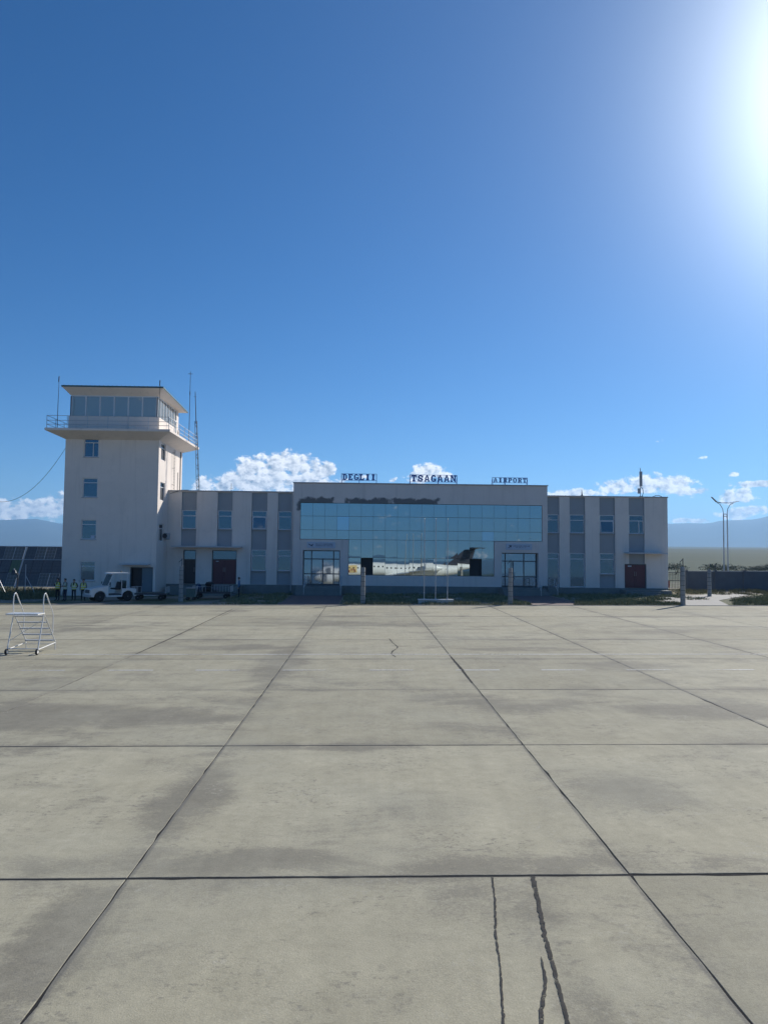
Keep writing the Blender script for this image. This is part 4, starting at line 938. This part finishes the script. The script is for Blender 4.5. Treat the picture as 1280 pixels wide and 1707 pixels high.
# ------------------------------------------------------------------ mobile steps on the apron
t = thing('mobile_steps', 'white tubular wheeled boarding steps standing alone on the apron', 'steps', (-12.88, 29.6, gz(-12.9)), world=True)
G = gz(-12.9); XL, XR = -13.45, -12.31
def hoop(x):
    pts = [(x, 29.27, 1.40)] + [(x, 29.22, 1.85), (x, 29.24, 2.06), (x, 29.30, 2.17), (x, 29.40, 2.20), (x, 29.50, 2.12), (x, 29.62, 1.97), (x, 30.10, 1.42), (x, 30.18, 1.30), (x, 30.17, .58)]
    return MB().tube(pts, .021, 8)
for x in (XL, XR):
    hoop(x).build('handrail', 'paint_white', t, smooth='auto')
    MB().tube([(x, 28.86, G + .17), (x, 29.28, 1.38), (x, 29.36, 1.35), (x, 30.43, .24), (x, 30.47, G + .0)], .024, 8).build('side_frame', 'paint_white', t, smooth='auto')
    MB().tube([(x, 28.90, .10), (x, 30.45, .18)], .021, 8).build('bottom_rail', 'paint_white', t)
    w_ = MB().lathe([(-.035, .06), (-.035, .10), (-.02, .115), (.02, .115), (.035, .10), (.035, .06)], (x, 28.80, G + .115), (1, 0, 0), 18).build('wheel', 'rubber', t, smooth='auto')
    MB().lathe([(-.038, .01), (-.038, .062), (.038, .062), (.038, .01)], (x, 28.80, G + .115), (1, 0, 0), 14).build('hub', 'paint_white', w_)
    MB().tube([(x, 28.86, G + .2), (x, 28.80, G + .115)], .018, 6).build('fork', 'galv', t)
MB().tube([(XL, 28.9, .12), (XR, 28.9, .12)], .02, 8).tube([(XL, 30.45, .12), (XR, 30.45, .12)], .016, 8).tube([(XL, 28.98, .4), (XR, 29.27, 1.2)], .012, 6).build('cross_brace', 'paint_white', t)
for k in range(5):
    u = (k + .02) / 4.2; y = 30.40 - 1.04 * u; z = .27 + 1.09 * u
    MB().box(XL + .02, XR - .02, y - .13, y + .08, z - .018, z + .018).build('tread', 'paint_lgrey', t)
MB().box(XL - .25 + .2, XR + .02, 28.72, 29.34, 1.41, 1.455).build('platform', 'paint_white', t)

# ------------------------------------------------------------------ tow tractor and carts
def wheel(parent, x, y, z, r, w_):
    o = MB().lathe([(-w_ / 2, r * .55), (-w_ / 2, r * .9), (-w_ * .35, r), (w_ * .35, r), (w_ / 2, r * .9), (w_ / 2, r * .55)], (x, y, z), (0, 1, 0), 22).build('tyre', 'rubber', parent, smooth='auto')
    MB().lathe([(-w_ / 2 - .004, .02), (-w_ / 2 + .03, r * .25), (-w_ / 2 + .01, r * .56), (w_ / 2 - .01, r * .56), (w_ / 2 - .03, r * .25), (w_ / 2 + .004, .02)], (x, y, z), (0, 1, 0), 18).build('rim', 'paint_lgrey', o, smooth='auto')
t = thing('tow_tractor', 'white open sided airport tow tractor parked by the tower door', 'tractor', (-20.1, 60.3, gz(-20.2)), R(180 + 40))
def prof(parent, name, m, pts, y0, y1, m2=None):
    n = len(pts); b = MB(); b.v = [(x, y0, z) for x, z in pts] + [(x, y1, z) for x, z in pts]
    b.f = [tuple(range(n))[::-1], tuple(range(n, 2 * n))] + [(k, (k + 1) % n, n + (k + 1) % n, n + k) for k in range(n)]; b.mi = [0] * len(b.f)
    o = b.build(name, m, parent); bv = o.modifiers.new('b', 'BEVEL'); bv.width = .025; bv.segments = 2; return o
prof(t, 'chassis', 'dark_steel', [(-1.7, .35), (1.75, .35), (1.75, .55), (-1.7, .55)], -.55, .55)
def archpts(cx, r, n=8): return [(cx + r * math.cos(math.pi * k / n), .36 + r * math.sin(math.pi * k / n)) for k in range(n + 1)]
body = prof(t, 'body', 'paint_white', [(1.85, .38), (1.90, .62), (1.86, .95), (1.75, 1.02), (.62, 1.20), (.52, 1.22), (.50, .42)] + [(.62, .36)] + archpts(1.16, .46)[::-1] + [(1.7, .36)], -.72, .72)
prof(t, 'grille', 'dark_steel', [(1.905, .66), (1.925, .66), (1.885, .92), (1.865, .92)], -.45, .45)
prof(t, 'bumper', 'paint_lgrey', [(1.86, .36), (2.02, .36), (2.02, .54), (1.86, .54)], -.74, .74)
for s in (-1, 1): MB().lathe([(0, .085), (.03, .085), (.045, .05)], (1.885, s * .56, .80), (1, 0, 0), 14).build('headlight', 'lamp_glass', t)
prof(t, 'floor', 'dark_steel', [(-.55, .48), (.52, .48), (.52, .56), (-.55, .56)], -.70, .70)
prof(t, 'side_sill', 'paint_white', [(-.6, .34), (.6, .34), (.55, .47), (-.55, .47)], -.73, .73)
prof(t, 'rear_body', 'paint_white', [(-.55, .42)] + archpts(-1.05, .46)[0:9] + [(-1.72, .36), (-1.74, .92), (-1.6, .98), (-.55, .98)], -.72, .72)
for s in (-1, 1):
    MB().tube([(.55, s * .66, 1.2), (.16, s * .64, 2.12)], .03, 6).build('windscreen_post', 'paint_white', t)
    MB().tube([(-.55, s * .66, .95), (-.55, s * .64, 2.14)], .028, 6).build('door_post', 'paint_white', t)
    MB().tube([(-.95, s * .66, .95), (-.98, s * .64, 2.14)], .028, 6).build('rear_post', 'paint_white', t)
MB().quad((.54, -.63, 1.24), (.54, .63, 1.24), (.18, .61, 2.1), (.18, -.61, 2.1)).quad((.525, -.63, 1.24), (.165, -.61, 2.1), (.165, .61, 2.1), (.525, .63, 1.24)).build('windscreen', 'vehicle_glass', t)
MB().tube([(.535, 0, 1.24), (.175, 0, 2.1)], .014, 5).build('screen_bar', 'dark_steel', t)
prof(t, 'cab_roof', 'paint_white', [(.34, 2.12), (.30, 2.20), (.1, 2.25), (-1.0, 2.25), (-1.06, 2.20), (-1.06, 2.12)], -.74, .74)
prof(t, 'back_panel', 'cart_green', [(-.98, .98), (-.93, .98), (-.96, 1.6), (-.99, 1.6)], -.62, .62)
prof(t, 'seat', 'seat_black', [(-.1, .9), (-.1, 1.02), (-.5, 1.0), (-.6, 1.5), (-.72, 1.5), (-.66, .9)], -.5, .5)
MB().tube([(.26 + .06 * math.cos(a), .2 + .19 * math.sin(a), 1.32 + .18 * math.cos(a)) for a in [2 * math.pi * k / 16 for k in range(16)]], .016, 6, closed=True).tube([(.5, .2, 1.15), (.27, .2, 1.32)], .02, 6).build('steering_wheel', 'seat_black', t)
for s in (-1, 1): MB().box(.42, .48, s * .84 - .07, s * .84 + .07, 1.3, 1.5).tube([(.5, s * .68, 1.3), (.46, s * .8, 1.38)], .012, 5).build('mirror', 'dark_steel', t)
MB().lathe([(0, .07), (.09, .06), (.11, .02)], (-.75, 0, 2.25), (0, 0, 1), 12).build('beacon', 'box_card', t)
for x in (1.16, -1.05):
    for s in (-1, 1): wheel(t, x, s * .60, .37, .37, .24)
def cart(loc, rz, label, rails, bed='cart_green', wd=.75, hl=1.45):
    c = thing('baggage_cart', label, 'cart', loc, rz, group='baggage carts by the terminal')
    MB().box(-hl, hl, -wd, wd, .48, .56).build('deck', bed, c)
    MB().box(-hl, hl, -wd - .03, -wd, .44, .6).box(-hl, hl, wd, wd + .03, .44, .6).build('edge_rail', 'dark_steel', c)
    for x in (-hl + .4, hl - .4):
        for s in (-1, 1): wheel(c, x, s * (wd - .18), .21, .21, .12)
    MB().tube([(hl, 0, .45), (hl + .55, 0, .36)], .03, 6).build('drawbar', 'dark_steel', c)
    for a, b, h in rails:
        r_ = MB(); r_.tube([(a, -wd, .56), (a, -wd, h), (b, -wd, h), (b, -wd, .56)], .02, 6)
        n = max(2, int(abs(b - a) / .22))
        for k in range(1, n): r_.tube([(a + (b - a) * k / n, -wd, .56), (a + (b - a) * k / n, -wd, h)], .012, 5)
        r_.build('side_rail', 'galv', c)
    for x in (-hl, hl):
        e = MB(); e.tube([(x, -wd, .56), (x, -wd, 1.05), (x, wd, 1.05), (x, wd, .56)], .02, 6)
        for k in range(1, 6): e.tube([(x, -wd + 2 * wd * k / 6, .56), (x, -wd + 2 * wd * k / 6, 1.05)], .012, 5)
        e.build('end_rail', 'galv', c)
    return c
cart((-17.35, 61.6, gz(-17.3)), R(3), 'empty flat baggage cart coupled behind the tow tractor', [(-1.4, -.6, 1.1)], hl=1.3)
cart((-12.75, 63.6, gz(-12.7)), R(2), 'baggage cart loaded with dark bags before the red doors', [(.0, 1.4, 1.15), (-1.4, -.5, 1.0)], hl=1.55)
def bag(x, y, z, sx, sy, sz, m, label, rz=0):
    t = thing('travel_bag', label, 'bag', (x, y, z), rz, group='bags on the loaded cart')
    b = bmesh.new(); bmesh.ops.create_cube(b, size=1); bmesh.ops.scale(b, vec=(sx, sy, sz), verts=b.verts)
    bmesh.ops.bevel(b, geom=list(b.edges), offset=min(sx, sy, sz) * .22, segments=3, affect='EDGES')
    for v in b.verts: v.co += Vector((mnoise.noise(v.co * 6 + Vector((x, 0, 0))), mnoise.noise(v.co * 6 + Vector((0, x, 5))), mnoise.noise(v.co * 5))) * .03; v.co.z += sz / 2
    me = bpy.data.meshes.new('bag_body'); b.to_mesh(me); b.free(); me.materials.append(MATS[m]); me.polygons.foreach_set('use_smooth', [True] * len(me.polygons)); link('bag_body', me, t)
    MB().tube([(-sx * .2, 0, sz * .97), (-sx * .15, 0, sz * 1.12), (sx * .15, 0, sz * 1.12), (sx * .2, 0, sz * .97)], .015, 6).build('handle', 'dark_steel', t)
cz_ = gz(-12.7) + .56
bag(-13.2, 63.4, cz_, .75, .45, .42, 'bag_black', 'black soft bag at the bottom of the loaded cart')
bag(-12.55, 63.5, cz_, .55, .42, .38, 'bag_grey', 'grey bag beside the black one on the loaded cart', .2)
bag(-13.0, 63.5, cz_ + .44, .7, .4, .36, 'bag_black', 'black bag lying on top of the cart load', -.15)
bag(-13.95, 63.5, cz_, .45, .4, .62, 'bag_blue', 'upright navy case at the tower end of the cart', .1)
t = thing('luggage_trolley', 'small green luggage trolley beside the loaded cart', 'trolley', (-14.05, 61.3, gz(-14)))
MB().box(-.35, .35, -.3, .3, .25, .31).build('deck', 'cart_green', t); MB().box(-.33, .33, -.28, .28, .312, .95).build('crate', 'cart_green', t)
MB().box(-.36, .36, -.31, .31, .953, 1.0).build('lid', 'paint_lgrey', t)
for x in (-.25, .25):
    for s in (-1, 1): wheel(t, x, s * .24, .12, .12, .06)
MB().tube([(.36, -.2, .3), (.5, -.2, 1.15), (.5, .2, 1.15), (.36, .2, .3)], .018, 6).build('push_handle', 'galv', t)

# ------------------------------------------------------------------ people
def person(loc, rz, label, pants, shirt, vest=None, arms='down', hgt=1.72, cap=None, lean=0):
    V = []; E = []; RAD = []
    def add(p, r, par=None):
        V.append(p); RAD.append(r if isinstance(r, tuple) else (r, r)); i = len(V) - 1
        if par is not None: E.append((par, i))
        return i
    pel = add((0, 0, .96), (.145, .11)); sp = add((0, .01, 1.14), (.14, .105), pel); ch = add((0, .01, 1.33), (.165, .115), sp)
    nb = add((0, .0, 1.45), (.075, .07), ch); nk = add((0, .012, 1.51), .055, nb); h1 = add((0, .03, 1.575), (.072, .08), nk); h2 = add((0, .03, 1.65), (.08, .095), h1); add((0, .02, 1.71), (.055, .06), h2)
    for s in (-1, 1):
        sh = add((s * .175, 0, 1.405), .062, ch)
        if arms == 'folded': eb = add((s * .25, .06, 1.16), .047, sh); wr = add((s * -.02, .21, 1.16 + s * .03), .034, eb); d = Vector((-s, .2, 0)).normalized()
        elif arms == 'back': eb = add((s * .27, -.08, 1.15), .047, sh); wr = add((s * .06, -.16, .96), .034, eb); d = Vector((-s * .7, -.1, -.5)).normalized()
        elif arms == 'phone' and s == 1: eb = add((s * .24, .05, 1.14), .047, sh); wr = add((s * .12, .26, 1.26), .034, eb); d = Vector((-.2, .7, .6)).normalized()
        else: eb = add((s * .235, -.02, 1.13), .047, sh); wr = add((s * .24, .06, .90), .034, eb); d = Vector((0, .15, -1)).normalized()
        wv = Vector(V[wr]); pm = add(tuple(wv + d * .07), (.038, .026), wr); side = d.cross(Vector((1, 0, 0))).normalized()
        for k in range(4):
            o = side * (k - 1.5) * .02; a = add(tuple(wv + d * (.12) + o), .0095, pm); add(tuple(wv + d * (.165 - abs(k - 1.4) * .01) + o + Vector((-s * .012, 0, 0))), .008, a)
        a = add(tuple(wv + d * .07 + side * .045), .010, pm); add(tuple(wv + d * .11 + side * .058), .009, a)
        hp = add((s * .095, 0, .88), .095, pel); kn = add((s * .105, .02, .50), .065, hp); an = add((s * .11, -.015, .10), .046, kn); fo = add((s * .125, .10, .045), (.045, .04), an); add((s * .13, .19, .035), (.04, .03), fo)
    me = bpy.data.meshes.new('tmp'); me.from_pydata(V, E, []); ob = bpy.data.objects.new('tmp', me); COL.objects.link(ob)
    ob.modifiers.new('s', 'SKIN'); ss = ob.modifiers.new('u', 'SUBSURF'); ss.levels = ss.render_levels = 1
    for i, d in enumerate(me.skin_vertices[0].data): d.radius = RAD[i]; d.use_root = (i == 0)
    dg = bpy.context.evaluated_depsgraph_get(); dg.update(); m2 = bpy.data.meshes.new_from_object(ob.evaluated_get(dg)); bpy.data.objects.remove(ob)
    m2.name = 'person'; m2.materials.clear()
    for q in ('skin', pants, shirt, 'seat_black'): m2.materials.append(MATS[q])
    wr_z = {}
    for p in m2.polygons:
        c = p.center; p.use_smooth = True
        hand = any((Vector(V[i]) - c).length < .06 for i in range(len(V)) if RAD[i][0] < .034 or RAD[i] == (.038, .026))
        p.material_index = 3 if c.z < .085 else 0 if (c.z > 1.475 or hand) else 1 if c.z < .97 and abs(c.x) < .215 and abs(c.y) < .15 else 2
    s = hgt / 1.74
    t = link('person', m2); t.location = loc; t.rotation_euler = (R(lean), 0, rz); t.scale = (s, s, s); tag(t, label, 'person', group='airport staff on the apron edge')
    hr = MB(); n = 14; rings = [(1.60, .088, .098, -.012), (1.66, .096, .112, -.004), (1.71, .085, .1, .0), (1.745, .055, .065, .005), (1.757, .01, .012, .008)]
    for z, rx, ry, oy in rings:
        for k in range(n): a = 2 * math.pi * k / n; y = ry * math.sin(a); hr.v.append((rx * math.cos(a), .025 + oy + (y if y < .055 or z > 1.69 else .055), z))
    for r_ in range(len(rings) - 1):
        for k in range(n): hr.f.append((r_ * n + k, r_ * n + (k + 1) % n, (r_ + 1) * n + (k + 1) % n, (r_ + 1) * n + k)); hr.mi.append(0)
    hr.f.append(tuple((len(rings) - 1) * n + k for k in range(n))); hr.mi.append(0)
    hr.build('hair' if not cap else 'cap', cap or 'hair', t, smooth=True)
    if vest:
        vb = MB(); n = 20; rg = [(.90, .195, .155), (1.02, .19, .15), (1.15, .185, .15), (1.28, .20, .155), (1.38, .195, .14), (1.44, .13, .11)]; band = (.97, 1.05, 1.17, 1.25)
        for z, rx, ry in rg:
            for k in range(n): a = 2 * math.pi * k / n + math.pi / 2; vb.v.append((rx * math.cos(a), .01 + ry * math.sin(a), z))
        for r_ in range(len(rg) - 1):
            for k in range(n):
                if k in (0, n - 1) and r_ >= 3: continue
                vb.f.append((r_ * n + k, r_ * n + (k + 1) % n, (r_ + 1) * n + (k + 1) % n, (r_ + 1) * n + k)); vb.mi.append(0)
        o = vb.build('safety_vest', vest, t, smooth=True); sl = o.modifiers.new('t', 'SOLIDIFY'); sl.thickness = .008
        bb = MB()
        for z0, z1 in ((.98, 1.03), (1.13, 1.18)):
            i0 = len(bb.v)
            for z in (z0, z1):
                for k in range(n): a = 2 * math.pi * k / n; bb.v.append((.200 * math.cos(a), .01 + .162 * math.sin(a), z))
            for k in range(n): bb.f.append((i0 + k, i0 + (k + 1) % n, i0 + n + (k + 1) % n, i0 + n + k)); bb.mi.append(0)
        for s_ in (-1, 1): bb.hexa([(s_ * .10 - .02, .168, 1.2), (s_ * .10 + .02, .168, 1.2), (s_ * .10 + .02, .155, 1.2), (s_ * .10 - .02, .155, 1.2)], [(s_ * .10 - .02, .125, 1.41), (s_ * .10 + .02, .125, 1.41), (s_ * .10 + .02, .11, 1.41), (s_ * .10 - .02, .11, 1.41)])
        bb.build('reflective_band', 'reflective', o)
    return t
person((-24.35, 60.4, gz(-24.3)), R(165), 'person in bright yellow vest and dark trousers, farthest from the tow tractor', 'cloth_dark', 'cloth_dark', 'vest_yellow', 'phone', 1.78)
person((-23.66, 60.1, gz(-23.6)), R(150), 'person in pale green vest and navy trousers, second from the solar tables', 'cloth_navy', 'cloth_grey', 'vest_pale', 'folded', 1.76)
person((-23.05, 60.3, gz(-23)), R(185), 'person in lime vest standing third from the solar tables', 'cloth_dark', 'cloth_dark', 'vest_lime', 'back', 1.70)
person((-22.28, 60.2, gz(-22.3)), R(205), 'person in yellow green vest standing nearest the tow tractor', 'cloth_dark', 'cloth_grey', 'vest_yellow', 'down', 1.72)
person((-10.75, 64.6, gz(-10.7)), R(100), 'person in blue shirt standing in the shade by the red doors', 'cloth_dark', 'cloth_blue', None, 'down', 1.74)

# ------------------------------------------------------------------ the aircraft at the viewer's back (seen mirrored in the glass)
ac = thing('airliner', 'white regional jet with dark tail, mirrored in the terminal glass', 'aircraft', (6, -2.6, gz(6)), world=True)
AY, AZ, AR = -2.6, 3.35, 1.28
pf = [(-10.6, .02), (-10.4, .28), (-9.8, .62), (-8.8, .98), (-7.4, 1.2), (-6, AR), (12.5, AR), (15, 1.12), (17.5, .82), (20, .45), (22, .12), (22.3, .03)]
mb = MB(); n = 28
for x, r in pf:
    zc = AZ + (AR - r) * (.55 if x > 10 else -.35)
    for k in range(n): a = 2 * math.pi * k / n; mb.v.append((x, AY + r * math.cos(a), zc + r * math.sin(a)))
for i in range(len(pf) - 1):
    for k in range(n): mb.f.append((i * n + k, i * n + (k + 1) % n, (i + 1) * n + (k + 1) % n, (i + 1) * n + k)); mb.mi.append(0)
mb.build('fuselage', 'air_white', ac, smooth=True)
for k in range(24):
    x = -5.2 + .82 * k
    for s in (-1, 1):
        a = R(18); MB().box(x - .14, x + .14, AY + s * (AR * math.cos(a)) - .025, AY + s * (AR * math.cos(a)) + .025, AZ + AR * math.sin(a) - .2, AZ + AR * math.sin(a) + .2).build('cabin_window', 'air_window', ac)
mb = MB()
for k in range(7):
    a0, a1 = R(-20 + 10 * k), R(-10 + 10 * k)
    mb.quad(*[(x, AY + (AR + .012) * math.cos(a), AZ + (AR + .012) * math.sin(a)) for x, a in ((-3.3, a0), (-1.3, a0), (-1.3, a1), (-3.3, a1))])
lv = mb.build('livery_panel', 'livery_yellow', ac)
mb = MB()
for k, (x, z) in enumerate(((-3.1, .1), (-2.75, -.1), (-2.3, .15), (-1.95, .2), (-1.7, -.05))):
    a = math.asin(z / AR); mb.box(x - .1, x + .1, AY + AR * math.cos(a), AY + AR * math.cos(a) + .03, AZ + z - .3, AZ + z + .2)
mb.build('livery_mark', 'cloth_red', lv)
MB().box(-7.6, -6.75, AY + 1.2, AY + 1.285, AZ - .75, AZ + .85).build('cabin_door', 'air_metal', ac)
for s in (-1, 1):
    mb = MB(); mb.hexa([(3.4, AY + s * .9, 2.25), (8.6, AY + s * .9, 2.25), (11.6, AY + s * 10.6, 3.1), (10.2, AY + s * 10.6, 3.1)][::s], [(4.0, AY + s * .9, 2.62), (8.4, AY + s * .9, 2.45), (11.5, AY + s * 10.6, 3.2), (10.4, AY + s * 10.6, 3.22)][::s]); mb.build('wing', 'air_white', ac)
    e = MB().lathe([(0, .5), (.1, .72), (1.2, .8), (2.6, .74), (3.6, .48), (4.1, .3)], (11.0, AY + s * 2.1, AZ + .45), (1, 0, 0), 22).build('engine', 'air_white', ac, smooth='auto')
    MB().lathe([(-.02, .02), (.02, .45), (.02, .52), (.12, .50)], (11.0, AY + s * 2.1, AZ + .45), (1, 0, 0), 18).build('intake', 'air_dark', e)
    MB().box(12, 14.4, AY + s * 1.0 - (.5 if s < 0 else 0), AY + s * 1.0 + (.5 if s > 0 else 0), AZ + .42, AZ + .6).build('pylon', 'air_white', ac)
    mb = MB(); mb.hexa([(18.9, AY, 7.25), (21.2, AY, 7.25), (22.2, AY + s * 3.6, 7.4), (21.1, AY + s * 3.6, 7.4)][::s], [(19.0, AY, 7.5), (21.2, AY, 7.4), (22.2, AY + s * 3.6, 7.46), (21.2, AY + s * 3.6, 7.48)][::s]); mb.build('tailplane', 'air_dark', ac)
    MB().tube([(7.2, AY + s * 1.9, 2.3), (7.2, AY + s * 1.9, .5)], .09, 8).build('main_gear_leg', 'air_metal', ac)
    for q in (-.22, .22): wheel(ac, 7.2, AY + s * 1.9 + q, .44 + gz(7), .43, .26)
mb = MB(); mb.hexa([(15.0, AY - .14, AZ + .9), (20.4, AY - .14, AZ + .55), (20.4, AY + .14, AZ + .55), (15.0, AY + .14, AZ + .9)], [(18.9, AY - .07, 7.35), (21.3, AY - .07, 7.35), (21.3, AY + .07, 7.35), (18.9, AY + .07, 7.35)]); mb.build('fin', 'air_dark', ac)
MB().tube([(-7.5, AY, 2.4), (-7.5, AY, .4)], .07, 8).build('nose_gear_leg', 'air_metal', ac)
for q in (-.14, .14): wheel(ac, -7.5, AY + q, .28 + gz(-7.5), .28, .16)

# ------------------------------------------------------------------ grass, weeds, far shrubs
def in_poly(x, y, poly):
    c = False; j = len(poly) - 1
    for i in range(len(poly)):
        (xi, yi), (xj, yj) = poly[i], poly[j]
        if (yi > y) != (yj > y) and x < (xj - xi) * (y - yi) / (yj - yi) + xi: c = not c
        j = i
    return c
def grass(poly, n, h, m, label, seed, thr=-.1):
    rd = random.Random(seed); xs = [p[0] for p in poly]; ys = [p[1] for p in poly]; mb = MB(); k = 0; tries = 0
    while k < n and tries < n * 30:
        tries += 1
        x, y = rd.uniform(min(xs), max(xs)), rd.uniform(min(ys), max(ys))
        if not in_poly(x, y, poly): continue
        d = mnoise.noise(Vector((x * .7, y * .7, seed)))
        if d < thr + rd.uniform(0, .35): continue
        hh = h * rd.uniform(.4, 1.15) * (1 + d * .8); a = rd.uniform(0, 6.28); wd = rd.uniform(.012, .03); dx, dy = math.cos(a) * wd, math.sin(a) * wd; lx_, ly_ = rd.gauss(0, .35) * hh, rd.gauss(0, .35) * hh; g = gz(x) - .03
        mb.quad((x - dx, y - dy, g), (x + dx, y + dy, g), (x + lx_ * .5 + dx * .6, y + ly_ * .5 + dy * .6, g + hh * .65)); mb.quad((x - dx, y - dy, g), (x + lx_ * .5 + dx * .6, y + ly_ * .5 + dy * .6, g + hh * .65), (x + lx_, y + ly_, g + hh)); k += 1
    tag(mb.build('grass', m), label, kind='stuff')
grass([(15.5, 55.65), (23.9, 55.65), (23.9, 59), (21.5, 62), (17, 60.5)], 9000, .26, 'grass_blade', 'rough green grass beside the path at the far end of the terminal', 1, -.35)
grass([(27.6, 55.65), (48, 55.65), (48, 69), (37, 69.5), (30, 61.5)], 15000, .28, 'grass_blade', 'rough grass between the path and the dark perimeter wall', 2, -.3)
grass([(-1.6, 55.62), (12.4, 55.62), (12.4, 57.4), (-1.6, 57.2)], 4200, .22, 'grass_blade', 'thin fringe of weeds along the apron edge before the glass front', 3, -.15)
grass([(-1.8, 57.5), (12.4, 57.5), (12.4, 70.8), (-1.8, 70.8)], 9000, .2, 'grass_blade', 'shaded grass strip under the glass front', 4, -.2)
grass([(-11.5, 56.2), (-6.7, 56.2), (-6.7, 70.6), (-11.5, 70.6)], 3500, .2, 'grass_blade', 'shaded grass strip before the wing beside the tower', 5, -.2)
grass([(17.0, 61.5), (29, 62.5), (29, 70.6), (17.0, 70.6)], 6000, .2, 'grass_blade', 'shaded grass along the foot of the far wing', 6, -.2)
grass([(-46, 59.5), (-26.5, 61.5), (-27.3, 75.2), (-46, 75.2)], 15000, .42, 'dry_grass', 'tall dry grass round the foot of the solar tables', 7, -.45)
grass([(29.6, 70), (48, 71), (48, 78.7), (30.5, 78.7)], 5000, .25, 'dry_grass', 'sparse grass along the foot of the dark perimeter wall', 8, -.1)
def shrub(x, y, r, h, label, seed):
    rd = random.Random(seed); t = thing('shrub', label, 'shrub', (x, y, gz(x)), group='shrubs along the far side of the wall'); mb = MB()
    for k in range(1000):
        a, e, q = rd.uniform(0, 6.28), rd.uniform(-.2, 1.4), rd.random() ** .4; lump = .75 + .35 * mnoise.noise(Vector((math.cos(a) * 2, math.sin(a) * 2, e * 2 + seed)))
        p = Vector((math.cos(a) * math.cos(e) * r * q * lump, math.sin(a) * math.cos(e) * r * q * lump, h * .45 + math.sin(e) * h * .6 * q * lump)); s_ = rd.uniform(.06, .15)
        u = Vector((rd.gauss(0, 1), rd.gauss(0, 1), rd.gauss(0, 1))).normalized(); v = u.orthogonal().normalized()
        mb.quad(p - u * s_, p + v * s_ * .6, p + u * s_, p - v * s_ * .6)
    mb.build('foliage', 'shrub_leaf', t)
    st = MB()
    for k in range(5): a = rd.uniform(0, 6.28); st.tube([(0, 0, -.2), (math.cos(a) * r * .3, math.sin(a) * r * .3, h * .5)], [.05, .02], 5)
    st.build('stems', 'stem', t)
sl_ = ['first', 'second', 'third', 'fourth', 'fifth', 'sixth', 'seventh', 'eighth', 'ninth', 'tenth', 'eleventh', 'twelfth', 'thirteenth']
rd = random.Random(3)
for k in range(13): shrub(58 + k * 4.6 + rd.uniform(-1, 1), 138 + rd.uniform(-4, 4), rd.uniform(3.0, 4.2), rd.uniform(1.7, 2.4), 'dark shrub beyond the wall, %s from the terminal end' % sl_[k], k)

# ------------------------------------------------------------------ haze
hz = bpy.data.materials.new('haze'); hz.use_nodes = True; t = NT(hz.node_tree); t.nt.nodes.clear()
out = t.n('ShaderNodeOutputMaterial'); pv = t.n('ShaderNodeVolumePrincipled'); pv.inputs['Color'].default_value = (.36, .64, 1.0, 1); pv.inputs['Density'].default_value = 0.95e-4; pv.inputs['Anisotropy'].default_value = .25
t.nt.links.new(pv.outputs[0], out.inputs['Volume']); MATS['haze'] = hz
hb = MB().box(-14500, 14500, -14500, 14500, -3, 760).build('haze', 'haze'); tag(hb, 'thin blue haze filling the air over the plain', kind='stuff')
